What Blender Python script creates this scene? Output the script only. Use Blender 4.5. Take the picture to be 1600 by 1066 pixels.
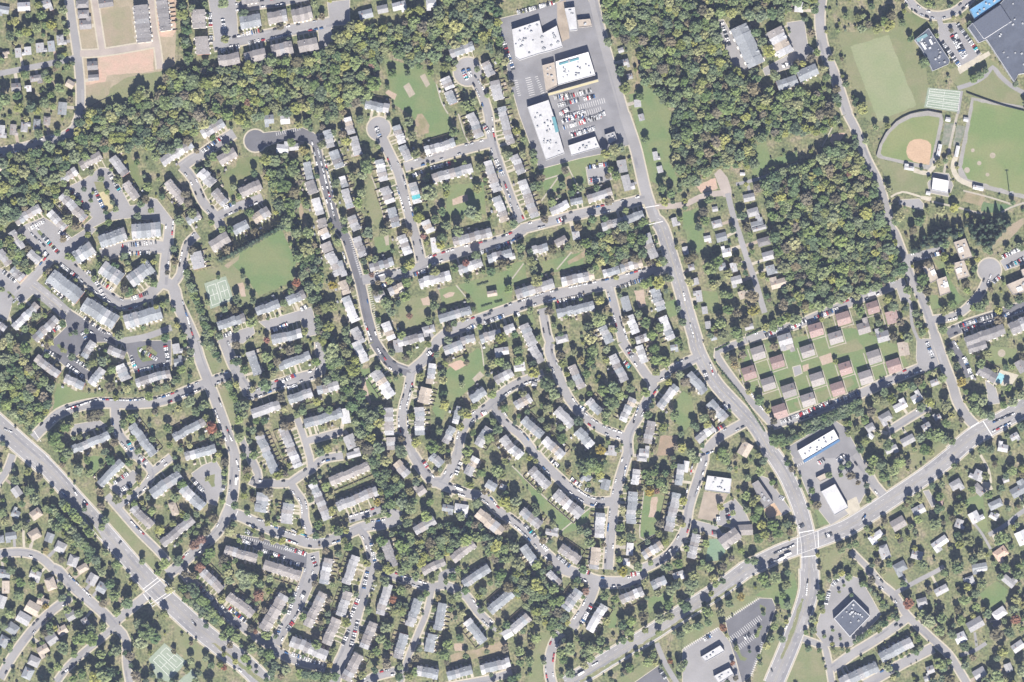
import bpy, bmesh, math, random, re
import numpy as np
from mathutils import Vector, Matrix
from mathutils.geometry import delaunay_2d_cdt

R_ = random.Random(7)
sc = bpy.context.scene
for o in list(bpy.data.objects):
    bpy.data.objects.remove(o)
COL = sc.collection
S = 0.77                       # metres on the ground for one unit of the survey grid
def W(x, y, z=0.0): return Vector(((x-800)*S, (533-y)*S, z))

# ------------------------------------------------------------------ camera, sky, sun, exposure
CAMH = 4600.0; HAZE = 2.9e-5
cam = bpy.data.cameras.new('camera'); camo = bpy.data.objects.new('camera', cam); COL.objects.link(camo)
camo.location = (0, 0, CAMH); camo.rotation_euler = (0, 0, 0)
cam.sensor_width = 36; cam.lens = 36*CAMH/(1600*S); cam.clip_start = 10; cam.clip_end = 20000
sc.camera = camo
SUN_EL, SUN_AZ = math.radians(41), math.radians(173)     # azimuth clockwise from north
world = bpy.data.worlds.new('World'); sc.world = world; world.use_nodes = True
wn = world.node_tree; bg = wn.nodes['Background']
sky = wn.nodes.new('ShaderNodeTexSky'); sky.sky_type = 'NISHITA'; sky.sun_disc = False
sky.sun_elevation = SUN_EL; sky.sun_rotation = SUN_AZ
sky.air_density = 0.8; sky.dust_density = 0.1; sky.ozone_density = 4.0
wn.links.new(sky.outputs[0], bg.inputs['Color']); bg.inputs['Strength'].default_value = 0.05
sl = bpy.data.lights.new('sun', 'SUN'); sl.energy = 5.0; sl.angle = math.radians(0.5); sl.color = (1.0, 0.93, 0.84)
so = bpy.data.objects.new('sun', sl); COL.objects.link(so)
sd = Vector((math.sin(SUN_AZ)*math.cos(SUN_EL), math.cos(SUN_AZ)*math.cos(SUN_EL), math.sin(SUN_EL)))
so.rotation_euler = sd.to_track_quat('Z', 'Y').to_euler(); so.location = sd*3000
vs = sc.view_settings
vs.view_transform = 'Standard'; vs.look = 'None'; vs.gamma = 1; vs.use_curve_mapping = False; vs.exposure = 1.46
sc.cycles.max_bounces = 5; sc.cycles.diffuse_bounces = 2; sc.cycles.transparent_max_bounces = 4

# ------------------------------------------------------------------ survey data (grid units, y down)
DATA = """G beige 118 -4 276 -4 274 102 250 112 200 120 172 138 131 142 124 90
H 7 16 16 12 10 u
H 38 11 20 14 -3 w
H 74 7 14 14 -20 l
H 95 63 11 16 -6 l
H 81 73 11 17 -6 u
H 63 75 13 15 -5 l
H 44 80 11 13 -5 w
H 29 83 10 15 -5 l
H 8 86 9 11 -5 t
H 57 123 19 10 -8 g
H 26 137 15 13 -3 g
H 46 139 8 10 -3 w
H 110 132 13 12 30 t
H 98 170 14 20 5 u
H 129 7 20 13 -3 g
H 131 23 18 13 -3 g
H 134 39 19 15 -3 g
H 166 5 23 14 -8 g
H 145 103 17 14 -4 g
H 147 122 17 10 -4 g
R 221 9 227 67 23 8 g
R 253 -5 260 49 18 8 g
R 311 16 312 45 21 4 b
R 316 58 318 86 21 4 b
R 376 37 408 32 20 5 u
R 419 30 449 25 19 4 b
R 457 27 488 20 21 5 b
R 342 97 375 91 18 5 b
R 383 92 416 85 18 5 b
R 425 81 458 74 20 5 b
R 467 75 497 68 20 4 b
R 378 2 404 -2 14 4 g
R 461 -2 484 -6 14 4 g
H 572 23 22 14 -14 u
H 598 15 17 13 -12 l
H 624 10 22 13 -14 w
H 674 6 16 13 -5 w
R 703 85 740 72 14 5 u
R 695 122 703 140 16 4 w
R 701 143 709 163 14 4 u
R 758 98 768 119 14 4 l
R 772 127 779 157 16 5 l
R 571 163 608 171 14 4 u
H 970 79 9 8 -20 l
H 977 98 11 10 -15 l
H 984 120 9 9 -15 l
H 996 162 11 12 -5 l
R 1153 42 1181 103 28 5 u
R 1208 47 1228 86 26 4 w
R 1214 136 1245 125 16 4 u
R 1246 121 1276 108 18 4 u
H 1248 12 14 16 5 w
H 1236 9 6 9 15 r
F 7 w 800 47 843 33 848 53 870 41 879 74 862 80 842 85 812 95 805 90
F 6 w 882 14 898 12 902 48 890 49
F 5 t 902 32 922 30 925 42 904 44
F 7 W 868 97 919 82 930 118 872 134
F 6 t 847 103 866 98 871 135 853 144
F 7 d 1428 63 1450 45 1483 95 1481 101 1456 112 1448 94 1438 76
F 9 d 1517 38 1560 8 1575 -8 1612 -8 1612 114 1590 117 1583 129 1546 72 1540 63 1528 68 1511 44
F 7 S 1514 16 1548 -6 1574 -6 1522 32
A l 326 -2 368 -2 372 62 338 78
A l 512 4 546 0 546 38 516 40
A l 497 44 517 38 519 74 500 78
A a 780 30 828 18 872 4 880 -2 918 -2 950 66 968 125 986 225 941 240 906 247 843 264 812 180 795 120
A t 870 5 884 0 890 60 872 68
A l 1118 33 1130 31 1148 62 1172 108 1150 110 1128 66
A l 1230 36 1256 32 1262 72 1283 84 1240 104 1196 118 1192 108 1214 96 1238 82
A l 1468 38 1493 36 1533 84 1500 107 1464 62
A c 1496 108 1499 104 1545 80 1548 86 1500 116
G beige 121 50 150 47 154 77 134 83 125 78
G tan 157 14 203 10 209 68 170 78 163 70
G pink 154 86 240 76 240 112 168 118 164 132 131 134 128 126 152 124
G pink 242 -2 276 -2 274 50 268 60 246 56
G beige 246 58 270 58 272 92 262 100 250 104
G lightgrass 170 128 236 112 264 108 256 136 190 160 150 168
G tan 130 134 175 126 170 148 150 166 131 170
G field 600 92 640 100 668 112 682 132 700 178 712 205 700 213 668 214 640 178 612 160
G sand 630 135 639 129 649 147 640 153
G sand 656 119 664 115 672 132 666 137
G pinks 601 146 606 140 620 147 616 156
G field 980 140 1005 130 1030 150 1050 178 1050 260 1030 290 1010 280 998 215
G lightgrass 1309 52 1370 46 1430 40 1428 64 1448 112 1450 138 1440 178 1370 200 1345 178
G lightgrass 1395 60 1425 72 1436 104 1448 118 1446 178 1430 178 1410 110
G grass 1412 18 1445 30 1452 44 1430 60 1416 50
G court 1450 137 1503 142 1500 176 1444 168
G lightgrass 1480 110 1545 90 1600 140 1600 172 1510 150 1490 130
G dirt 1176 122 1190 122 1187 152 1180 152
G dirt 990 74 996 76 1000 100 1004 128 990 146 980 148 996 124 992 100
P l 12 1 108 -5 112 25 116 52 121 85 125 125 126 160 124 182 118 195
P p 9 1 147 -5 155 48 160 80
P p 10 1 125 84 160 82 205 75 243 68
P p 9 1 236 -5 240 40 246 75 250 108
P l 9 0 -5 116 50 105 90 97 118 90
P l 16 1 333 72 375 63 417 55 460 46 520 35
P l 13 1 366 12 410 6 440 2 470 -5
P l 14 1 926 -5 943 66 960 125 975 178
P l 14 1 1284 -5 1281 25 1283 55 1290 84 1304 117 1324 178
P l 12 1 1416 -6 1426 8 1442 20 1466 25 1490 19 1508 6 1520 -8
P l 8 0 1466 25 1472 45
P l 7 0 1496 138 1520 130 1540 118 1551 105 1562 118 1580 134 1605 148
P l 4 0 1503 142 1497 178
C 731 112 22 l
T 25 33 7 y 20 22 8 d 40 34 9 d 65 24 9 g 45 50 10 y 58 44 8 g 32 52 8 g 100 16 7 g 88 22 5 d 105 50 6 g 95 80 6 d 103 92 7 d 86 101 5 d 33 111 4 d 70 109 6 d 93 126 8 d 106 104 6 g 110 148 6 d 80 138 7 d 50 152 10 d 30 156 9 d 8 156 12 g 70 160 9 g 60 173 8 y 85 166 6 g 16 45 8 d 72 40 7 g 220 129 8 d 300 8 7 d 350 6 8 g 352 54 7 d 318 103 6 d 450 58 5 d
T 612 103 8 d 636 106 6 d 655 103 6 g 672 105 6 d 565 118 9 g 558 140 12 g 585 130 12 g 545 150 12 g 600 75 9 y 685 38 9 y 695 105 10 y 780 85 8 y 745 100 6 d 755 120 5 d 720 140 9 d 740 150 6 d 728 165 8 g 640 20 9 y 655 18 9 y 720 10 9 y
T 976 62 9 o 980 24 9 g 965 38 8 g 955 30 7 d 950 65 8 g 968 100 8 d 975 125 9 d 992 155 7 d 1000 150 7 g 1190 65 9 g 1200 80 10 y 1180 40 8 d 1265 40 8 d 1272 65 7 d 1265 80 8 d 1243 90 6 d 1275 82 7 g 1180 112 8 d 1210 110 7 d 1200 130 9 d 1290 110 8 d 1285 100 7 d 1297 90 6 d 1305 130 7 d 1320 122 7 d
T 1339 20 6 d 1355 28 7 d 1390 13 9 d 1380 30 8 d 1408 28 6 d 1388 40 10 y 1370 45 9 y 1345 45 8 g 1421 52 6 d 1441 84 7 d 1441 98 9 g 1340 150 8 d 1346 170 9 y 1360 2 6 d 1450 -2 6 d 1458 6 4 d 1482 4 4 d 1500 22 3 d 1513 30 5 d 1530 108 7 d 1520 113 7 d 1538 102 6 d 1585 126 5 d 1486 47 4 o
K 328 20 330 70 6 p
K 348 30 352 55 4 p
K 378 54 406 48 5 p
K 345 80 375 72 4 p
K 388 68 406 64 3 p
K 781 48 802 110 14 p
K 808 20 866 4 16 p
K 866 153 890 148 5 p
K 912 155 930 150 5 p
K 875 178 890 170 5 p
K 723 110 730 125 6 p
K 732 108 736 120 4 p
K 1128 35 1140 72 7 p
K 1222 104 1234 98 5 p
K 1472 66 1500 104 12 p
K 1487 56 1506 91 10 p
K 1492 54 1510 88 9 p
K 1496 38 1530 84 15 p
K 875 155 925 141 8 p
H 4 206 9 20 5 l
H 21 203 10 17 5 b
H 39 199 11 16 5 l
H 58 195 11 18 5 u
H 74 189 11 14 5 b
H 5 263 12 10 -15 t
R 126 260 159 243 14 5 b
R 96 283 121 267 13 4 l
R 177 246 197 274 14 5 l
R 197 286 214 311 14 4 b
R 97 305 134 343 14 7 l
R 25 347 64 325 13 6 l
R 78 332 103 358 13 5 l
R 253 254 301 225 14 7 l
R 262 284 288 316 14 6 b
R 316 211 350 191 14 6 l
R 343 253 369 238 16 4 b
R 314 268 333 289 16 4 l
R 335 299 353 319 15 4 l
R 376 303 408 288 16 5 b
R 397 345 421 329 16 4 t
R 293 347 313 335 13 4 u
R 365 361 388 350 15 4 u
H 421 187 15 14 -5 u
H 446 187 15 15 -5 w
H 442 233 19 14 5 w
H 460 230 16 11 -6 l
R 511 204 518 231 13 4 u
R 521 236 531 263 15 4 u
R 479 254 485 281 12 4 u
R 484 283 491 303 15 3 g
R 494 310 501 336 13 4 w
R 502 342 506 356 14 2 b
R 543 184 550 210 12 4 w
R 553 214 561 243 13 4 l
R 535 276 540 293 11 3 u
R 539 296 548 326 12 4 l
R 549 338 558 360 14 4 l
R 593 250 601 283 14 5 w
R 601 293 610 318 15 4 l
R 612 325 620 355 14 4 u
R 619 197 629 225 13 4 w
R 629 228 639 251 13 3 l
R 664 237 711 223 14 6 w
R 676 280 738 262 15 7 l
R 645 286 653 318 13 5 w
H 654 306 10 6 -12 q
R 665 345 673 364 14 3 w
R 735 178 750 215 14 6 l
R 783 168 798 226 13 8 l
R 762 252 777 300 14 7 l
R 775 308 790 346 14 5 w
F 7 w 824 168 857 157 866 185 882 240 853 251
F 5 w 888 228 930 214 937 231 893 244
F 5 l 945 211 960 206 964 218 951 226
R 803 243 815 272 14 4 l
R 816 282 836 340 14 8 l
R 860 331 888 319 13 4 w
R 891 317 910 313 10 3 u
R 918 312 956 300 13 5 l
R 940 355 973 346 13 4 l
R 974 346 1005 335 13 4 u
H 972 260 15 20 -10 l
H 979 286 13 25 -14 l
H 1002 184 9 11 -15 l
H 1024 244 8 14 -10 l
H 1031 265 9 11 -15 l
H 1054 347 9 14 -15 l
H 1170 309 18 12 -12 l
H 1176 332 18 13 -15 l
H 1183 352 20 13 -12 u
H 1120 350 16 12 -15 l
H 1117 327 9 8 -10 l
H 1160 272 8 5 0 w
H 1420 263 16 7 10 w
H 1467 235 6 19 12 w
H 1495 237 6 18 12 w
H 1528 294 17 7 12 w
H 1481 187 8 7 10 w
H 1509 187 8 7 10 w
F 5 W 1457 278 1482 283 1480 302 1455 297
H 1450 302 7 6 12 w
A l 107 292 134 279 157 262 172 264 190 297 203 322 232 318 234 309 245 312 268 342 266 356 245 345 205 340 165 345 140 358 128 356 145 340 118 310
A m 410 208 440 205 470 199 490 208 500 222 490 230 478 222 450 216 412 230
A l 916 262 950 256 956 280 945 284 920 288
A p 1116 272 1125 263 1137 278 1143 297 1143 308 1130 308
A l 1405 313 1436 311 1443 319 1441 328 1406 319
A l 1450 286 1460 270 1482 272 1489 290 1482 307 1452 301
A c 1440 306 1456 308 1454 315 1438 311
G median 147 284 160 284 172 305 184 322 168 336 158 325
G sandy 152 301 165 298 177 325 167 328
G grass 195 236 212 254 226 290 216 292 200 264
G grass 372 248 405 244 405 275 374 285 362 310 345 276 368 262
G field 1008 178 1034 178 1038 240 1062 284 1060 300 1040 268 1020 230
G dirt 653 178 660 178 671 196 670 208 655 210 648 191
G field 700 290 755 284 760 335 697 336
G pinks 706 311 731 304 732 313 707 322
G lightgrass 575 278 587 288 600 342 588 354 573 328
G field 842 264 938 240 955 245 918 260 914 285 870 300 850 296
G dirt 882 278 892 274 894 296 884 298
G dirt 465 318 471 318 482 356 472 356
G field 1180 228 1197 220 1204 250 1245 236 1247 250 1194 262 1187 276 1175 276
G pink 1088 290 1117 278 1123 295 1095 302
G pink 1297 220 1300 210 1320 207 1316 216 1304 230
G field 1067 332 1092 324 1086 356 1067 358
G track 1369 243 1374 226 1384 207 1400 190 1422 178 1450 173 1472 178 1474 190 1461 250 1452 266 1410 256 1372 247
G infield 1376 240 1379 226 1390 208 1405 194 1425 184 1450 181 1468 184 1467 195 1456 246 1447 258 1412 251 1380 244
G orange 1417 230 1421 222 1428 218 1438 217 1449 220 1455 226 1455 236 1452 258 1446 257 1440 256 1428 253 1419 247 1416 238
G track 1518 152 1600 166 1600 176 1522 162 1508 240 1505 262 1512 280 1560 292 1605 304 1605 312 1540 296 1500 282 1496 262
G field2 1522 158 1605 172 1605 306 1512 280 1503 262 1508 234
G pen 1476 192 1491 193 1484 228 1471 226
G pen 1495 195 1508 197 1500 228 1489 228
G darkfield 1535 316 1570 320 1592 322 1560 334 1532 330
G lightgrass 1372 248 1410 257 1450 270 1450 300 1420 300 1392 304 1385 280
G dirt 1510 300 1540 308 1534 322 1500 314
P l 12 1 126 170 122 188 115 202 98 213 66 222 33 231 -6 239
P l 13 1 284 260 300 278 317 315 334 334 346 358
P l 14 0 340 338 367 325 410 309
P l 15 1 282 262 300 249 317 240 340 224 366 208
P m 13 1 490 210 495 233 505 278 517 320 527 356
P l 14 1 592 205 605 233 623 271 633 311 645 356
P l 14 1 632 261 675 248 716 236 764 223
P l 13 1 735 118 750 140 763 178 767 212 778 250 793 295 805 325 815 347
P l 16 1 975 178 992 228 1000 261 1010 303 1025 345
P l 14 1 1008 311 950 325 900 336 842 351 815 358
P p 9 0 1023 323 1067 320 1100 306 1136 301
P l 9 0 1137 302 1144 331 1152 358
P l 5 0 1150 288 1160 286 1190 278 1209 270 1247 256
P s 2 0 1309 178 1300 200 1284 230
P l 12 1 1324 178 1338 205 1353 245 1373 286 1383 320 1392 358
P c 7 0 1428 266 1450 271 1458 262 1464 243
P c 8 0 1493 246 1489 262 1498 280 1520 290
P c 3 0 1392 308 1410 300 1440 308
P s 3 0 1456 315 1495 324 1533 334
P s 2.5 0 1505 298 1545 308 1583 320
P s 3 0 1565 332 1580 324 1600 317
P s 4 0 1496 178 1486 220 1475 270
P s 2 0 887 260 903 292
P s 2 0 850 281 873 274
P s 2 0 873 276 846 314
P s 2 0 580 275 588 295 600 341
P s 2 0 716 178 726 210 735 228
P s 2 0 682 132 690 160 700 178
C 399 220 17 m
C 592 201 18 l
C 1551 243 4.5 S
C 1530 255 3.5 S
C 1511 266 4.5 S
C 1520 235 3 S
C 1543 273 3 S
L 1577 301
T 158 270 6 d 131 288 5 d 145 297 3 d 167 292 5 d 175 309 5 d 181 320 5 d 165 326 4 d 142 308 4 d 215 253 6 g 225 275 9 d 235 280 8 d 232 292 8 g 245 245 8 g 247 275 3 d 253 298 6 d 227 298 8 d 215 329 6 d 236 321 6 d 228 311 8 o 105 300 6 d 113 308 6 d 121 316 6 d 136 326 6 d 100 286 6 g 106 332 8 d 118 345 7 d 90 200 6 d
T 353 221 8 d 333 235 7 d 312 258 6 d 325 255 6 g 397 260 7 d 365 285 6 d 374 298 6 d 455 213 7 d 475 214 10 d 425 226 10 d 415 237 9 d 430 250 10 g 445 250 10 d 460 255 9 g 475 235 8 Y 503 225 8 y 500 205 9 d 515 193 9 d 521 207 6 g 466 185 7 d 480 180 8 d 440 270 10 g 425 270 9 g 445 290 12 g 430 285 9 g 440 310 9 y 452 317 9 g 448 345 10 g 480 320 8 g 530 268 7 d 525 285 8 g 390 320 8 d 290 296 7 d 360 350 6 d 330 341 5 d 347 350 6 d 300 330 9 d 280 330 9 d 455 330 9 g
T 535 200 7 d 542 220 8 y 575 260 12 g 566 272 9 g 571 236 8 d 595 235 5 d 638 190 8 g 644 212 8 y 650 240 8 y 661 243 6 o 665 228 6 d 705 190 5 d 708 205 8 g 733 210 6 o 665 262 6 d 669 275 5 g 725 250 5 d 745 243 7 d 766 243 5 d 751 260 8 y 742 280 8 d 745 295 8 y 670 302 13 g 668 290 9 d 692 286 7 d 698 302 6 y 690 320 7 d 655 340 9 y 690 346 9 d 712 346 9 d 735 325 11 d 745 336 10 g 790 230 6 d 795 242 6 g 650 320 6 d 635 345 9 d 605 341 6 d 565 300 8 g 560 316 9 g 575 350 9 d 787 196 4 d 698 352 8 g 770 278 5 d
T 882 258 6 d 877 281 6 d 896 285 6 d 907 293 7 g 838 278 9 d 842 289 8 g 860 305 7 d 862 316 8 g 958 216 9 d 968 222 8 d 945 229 8 d 960 234 10 y 953 256 6 d 962 275 8 g 950 275 5 o 931 285 6 d 1007 203 9 d 1008 218 7 g 1032 281 9 d 1033 293 9 g 1047 291 8 d 1050 310 4 d 1038 315 7 y 977 321 6 d 945 333 6 d 925 333 7 d 903 345 7 d 850 338 8 d 802 340 7 d 833 241 7 d 817 241 7 y 817 210 5 d 805 195 7 d 803 225 6 y
T 1107 302 7 d 1098 320 8 d 1100 335 7 d 1090 345 7 d 1157 325 8 d 1165 345 8 d 1195 275 9 d 1210 280 9 d 1255 250 9 d 1245 265 8 d 1385 190 5 d 1386 279 8 d 1388 294 7 y 1401 322 9 d 1403 337 9 y 1424 350 7 d 1336 215 6 d
K 781 48 802 110 0 p
K 497 233 524 345 34 a
K 506 245 520 300 12 a
K 316 237 347 215 8 p
K 350 325 366 318 5 p
K 588 200 594 215 7 p
K 756 195 764 208 5 p
K 645 275 660 268 5 p
K 673 263 705 255 9 p
K 775 250 786 275 8 p
K 788 285 798 312 6 a
K 606 248 612 265 4 a
K 620 292 632 330 8 a
K 874 178 912 182 6 p
K 878 190 912 178 12 p
K 880 200 942 182 10 p
K 893 212 925 202 14 p
K 936 180 945 177 4 p
K 918 262 950 256 9 p
K 920 282 942 280 6 p
K 870 346 885 340 5 p
K 1004 330 1000 310 2 a
R 19 362 36 389 13 4 l
R 46 395 63 409 13 3 l
R 0 392 15 414 14 4 l
R 20 420 37 436 14 4 l
R 157 379 198 365 20 7 u
R 207 362 252 359 23 6 u
R 119 404 146 386 21 5 u
R 160 417 190 438 22 5 u
R 204 441 238 416 22 6 u
R 80 430 126 466 24 8 u
R 132 474 182 505 24 8 u
R 196 504 253 487 22 8 u
R 23 513 60 476 12 7 l
R 55 531 90 497 13 6 l
R -3 505 10 514 10 3 l
R 330 386 358 370 18 4 b
R 306 394 312 420 19 4 l
R 341 510 384 496 14 6 u
R 401 488 437 474 14 5 u
R 449 472 477 459 14 4 u
R 425 531 472 521 15 6 u
R 504 358 511 373 14 2 w
R 508 380 514 394 17 2 b
R 515 395 531 430 15 4 l
R 557 371 568 401 13 4 l
R 627 368 638 398 14 5 w
R 578 420 615 409 13 5 l
H 680 383 13 24 -8 w
R 708 379 768 363 14 7 l
R 716 423 753 409 14 5 l
R 762 405 800 395 13 5 l
R 655 443 704 430 15 6 w
R 608 457 630 447 13 3 w
R 585 467 602 460 11 2 l
R 531 408 538 432 10 3 l
R 535 439 542 460 12 3 t
R 540 464 556 503 14 5 w
R 553 513 565 537 14 4 l
R 602 504 613 531 14 4 w
R 622 536 662 526 13 5 l
H 670 515 20 12 -15 l
R 686 499 736 484 13 6 u
R 750 530 783 520 14 5 l
R 720 533 742 527 12 3 u
R 788 517 804 511 13 2 l
H 769 459 16 9 -10 t
R 806 461 865 442 15 6 l
R 877 441 928 430 14 6 w
R 942 429 968 421 12 4 u
R 969 420 1003 410 13 5 w
R 1008 366 1022 404 14 5 l
R 870 491 928 477 14 7 u
R 818 507 832 540 16 5 l
R 1021 451 1034 485 15 5 u
H 978 475 14 24 -15 u
R 983 493 994 521 13 4 w
R 1034 495 1049 531 14 5 w
R 941 510 953 536 14 4 u
R 832 392 856 386 13 3 w
R 868 382 885 373 12 2 b
H 900 368 12 14 -10 l
H 878 530 20 12 -15 l
R 993 532 1013 527 12 3 l
H 800 401 10 10 -12 l
H 1105 373 11 9 -12 w
H 1127 371 17 14 -15 u
H 1135 395 14 13 -12 w
H 1146 418 10 15 -15 w
H 1128 417 12 11 -15 u
H 1150 438 17 13 -15 l
H 1160 461 12 13 -20 t
H 1092 463 10 18 -8 l
H 1101 485 9 12 -8 l
H 1106 508 9 12 -8 l
H 1193 378 20 13 -15 g
H 1200 400 19 14 -15 l
H 1204 422 14 15 -15 u
H 1217 443 27 14 -15 t
H 1232 443 6 8 -15 r
H 1186 357 22 7 -15 l
H 1170 511 14 9 -15 l
H 1071 392 9 13 -15 l
H 1080 418 10 10 -15 l
H 1087 440 9 11 -15 l
H 1115 528 10 8 -15 u
H 1274 516 22 21 -17 r
H 1317 498 22 20 -17 r
H 1305 528 22 19 -17 b
H 1226 531 22 18 -17 l
F 8 t 1489 379 1507 373 1518 402 1500 407
F 8 t 1487 412 1505 407 1514 432 1496 438
F 8 t 1441 418 1456 412 1465 437 1453 443
F 8 t 1462 437 1477 432 1484 457 1468 463
F 8 t 1572 445 1605 431 1605 456 1582 461
F 8 t 1594 422 1606 417 1606 429 1597 432
R 1508 535 1568 514 17 6 g
R 1578 515 1607 501 20 4 g
H 1363 481 19 19 -17 r
H 1393 496 19 20 -15 r
H 1349 513 20 18 -17 b
H 1379 526 20 17 -15 l
H 1361 457 13 11 -15 l
A l 0 420 15 425 35 450 60 452 30 478 20 468 12 500 -2 495
A m 100 490 130 500 172 534 78 536 105 510
A l 405 503 430 497 487 480 497 522 480 526 470 500 420 516
A l 340 536 345 525 395 510 398 520 380 536
A l 1563 408 1600 386 1606 410 1571 422
A l 1398 440 1411 434 1422 464 1408 470
G field 25 524 45 518 60 505 63 515 50 536 28 536
G court 319 443 354 431 365 469 329 483
G field 439 359 444 366 462 411 458 440 404 463 384 431 360 419 370 398
G pinks 370 443 380 441 385 463 377 464
G tan 350 415 375 398 372 406 356 420
G lightgrass 292 430 360 412 384 432 404 463 385 478 366 466 352 428 318 440 325 490 312 490
G field 583 372 606 366 615 390 590 396
G lightgrass 622 470 668 462 676 500 640 515 627 512
G field 685 452 712 446 730 465 692 477
G field 715 446 800 420 800 475 750 492 735 462
G pinks 692 462 702 456 710 457 707 463 696 467
G pinks 657 466 670 463 672 477 662 478
G sand 600 370 607 367 608 383 603 384
G field 800 413 818 408 825 440 800 446
G field 848 408 912 393 912 414 850 430
G dirt 886 408 915 392 914 402 888 414
G field 808 496 832 491 838 506 815 506
G pinks 991 455 1005 452 1010 478 998 482
G field 1037 474 1056 468 1062 490 1044 498
G field 1070 356 1100 356 1105 390 1090 395 1075 380
G field 1097 455 1120 455 1125 480 1115 490 1103 478
G field 1457 405 1474 410 1485 440 1502 462 1508 468 1488 482 1480 460 1474 430
G field 1447 460 1464 462 1474 480 1455 484
G tan 1540 395 1575 378 1590 360 1600 350 1600 340 1580 350
P l 16 1 46 354 85 390 120 425 165 460 195 476 225 466 250 444
P l 14 1 78 404 55 430 33 454 14 472
P l 20 0 50 446 85 474 105 492
P m 14 1 105 490 140 512 184 534
P l 10 0 180 534 225 527 268 512
P l 18 1 158 399 190 389 225 384 258 387
P l 14 1 266 342 262 380 258 410 256 445
P l 11 1 309 366 293 381 286 406 281 430 270 444
P l 17 1 248 440 270 448 277 473 289 498 305 534
P m 14 1 527 356 541 373 558 426 566 456 573 490 585 534
P l 15 1 566 438 600 431 641 424 675 407 716 394 766 381 800 370 818 358
P l 14 1 645 356 650 373 658 408
P l 16 1 682 535 704 518 741 503 800 482 858 463 950 443 1008 427 1052 412
P l 12 1 847 482 850 495 855 523 860 536
P l 12 1 952 448 965 499 973 534
P l 20 1 1025 345 1034 356 1050 406 1065 456 1077 498 1088 534
P l 9 0 1152 356 1167 403 1180 439 1190 473 1195 489
P l 12 1 1166 530 1234 511 1284 491 1333 471 1400 444
P l 12 1 1391 354 1398 364 1411 398 1426 439 1443 473 1460 523
P l 11 1 1546 425 1533 456 1516 476 1491 494 1452 500
P l 14 0 1414 406 1445 398 1476 390
P l 5 0 1415 465 1423 473 1425 506 1437 536
P m 15 1 1480 522 1516 506 1560 492 1605 477
P s 2 0 800 436 818 412
P s 2 0 870 421 893 394
P s 2 0 713 446 728 464
C 1546 422 18 l
Q 745 446 763 441
Q 752 480 769 475
Q 773 473 785 470
Q 1166 525 1190 514
T 115 395 6 d 103 392 6 d 107 400 6 g 138 358 6 d 87 410 4 d 88 417 4 y 155 405 6 d 165 400 6 d 180 412 6 d 190 398 4 d 200 410 6 g 225 400 6 d 240 402 5 d 232 436 7 g 240 432 7 d 205 450 6 d 195 451 7 o 210 455 5 y 190 480 5 d 190 491 5 y 143 461 5 y 138 454 4 d 187 513 8 d 260 412 6 d 262 425 5 o 253 465 6 d 255 475 5 g 30 400 8 g 20 386 8 g 8 380 6 y 35 370 7 g 45 376 6 d 58 388 5 d 40 410 7 g 50 418 6 y 60 486 4 d 70 487 4 d 52 505 7 d 53 515 7 y 62 492 5 g 118 512 5 d 110 516 4 d 135 510 5 d 245 480 6 y 258 518 7 d 15 528 8 g 5 525 8 d 3 445 5 d 45 388 6 o 100 372 7 o
X 292 425 322 510 14 6 d
X 300 445 330 520 8 6 g
X 346 404 432 356 16 5 d
T 380 420 7 d 380 431 5 g 387 441 5 d 395 460 6 d 365 473 7 d 370 466 7 g 384 480 5 d 462 428 7 d 464 441 8 O 452 450 6 d 442 460 7 d 455 455 6 g 444 473 6 g 394 502 9 g 464 365 10 g 479 366 9 d 480 390 12 y 467 400 10 g 464 381 8 d 489 423 10 d 475 428 9 g 484 448 10 g 489 465 9 g 509 460 10 d 520 430 9 d 520 445 8 Y 509 481 9 y 497 473 8 d 514 510 10 y 495 493 7 d 500 507 7 g 475 506 6 d 477 516 7 y 410 517 8 d 417 530 6 O 327 528 8 d 322 511 7 d 369 528 7 d 300 385 8 d 272 380 6 d 273 396 8 d 270 476 5 d 283 516 8 d 288 525 7 g
T 583 384 9 d 578 403 6 y 586 404 6 g 571 418 5 d 581 429 5 O 641 413 9 y 631 419 7 d 633 359 6 Y 661 369 6 O 666 379 5 y 691 371 9 g 688 381 8 y 716 361 11 g 710 403 9 d 725 398 9 d 676 408 8 d 728 411 7 O 710 418 7 g 680 424 8 y 636 441 8 g 595 443 6 d 595 456 6 g 586 453 6 d 610 458 6 d 605 473 10 g 611 486 8 g 633 463 9 g 636 476 10 d 640 493 6 O 590 493 5 d 666 491 6 d 670 501 7 g 678 463 9 d 683 470 7 d 678 477 8 g 731 463 4 d 793 436 8 d 795 451 6 g 766 413 8 d 795 409 6 d 546 436 6 g 550 450 5 o 540 503 9 d 540 520 9 d 543 530 8 g 555 473 4 d 700 521 7 d 628 523 7 g 781 528 10 y 723 499 5 y 543 423 6 d
T 810 369 8 d 813 386 8 g 828 386 6 d 830 408 8 y 835 421 10 d 838 438 10 y 863 389 7 o 887 384 7 g 923 418 8 d 857 471 8 d 858 486 8 o 865 501 5 d 936 454 9 d 937 469 7 y 962 431 5 d 1022 428 9 d 1028 441 11 y 1017 438 8 g 1038 429 4 d 1032 396 6 d 1030 411 6 y 1013 411 5 o 972 479 9 d 992 476 8 d 997 489 8 g 977 498 7 o 1008 503 9 g 1023 503 10 d 1030 511 8 g 1017 523 10 g 952 499 7 d 955 514 7 y 917 498 9 d 937 499 12 g 915 516 12 d 922 528 11 y 932 483 8 d 893 529 8 d 840 519 6 d 803 514 6 d 875 516 5 d 883 493 5 g 967 454 5 d 1057 524 6 d 915 380 9 g 905 385 8 y
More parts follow.
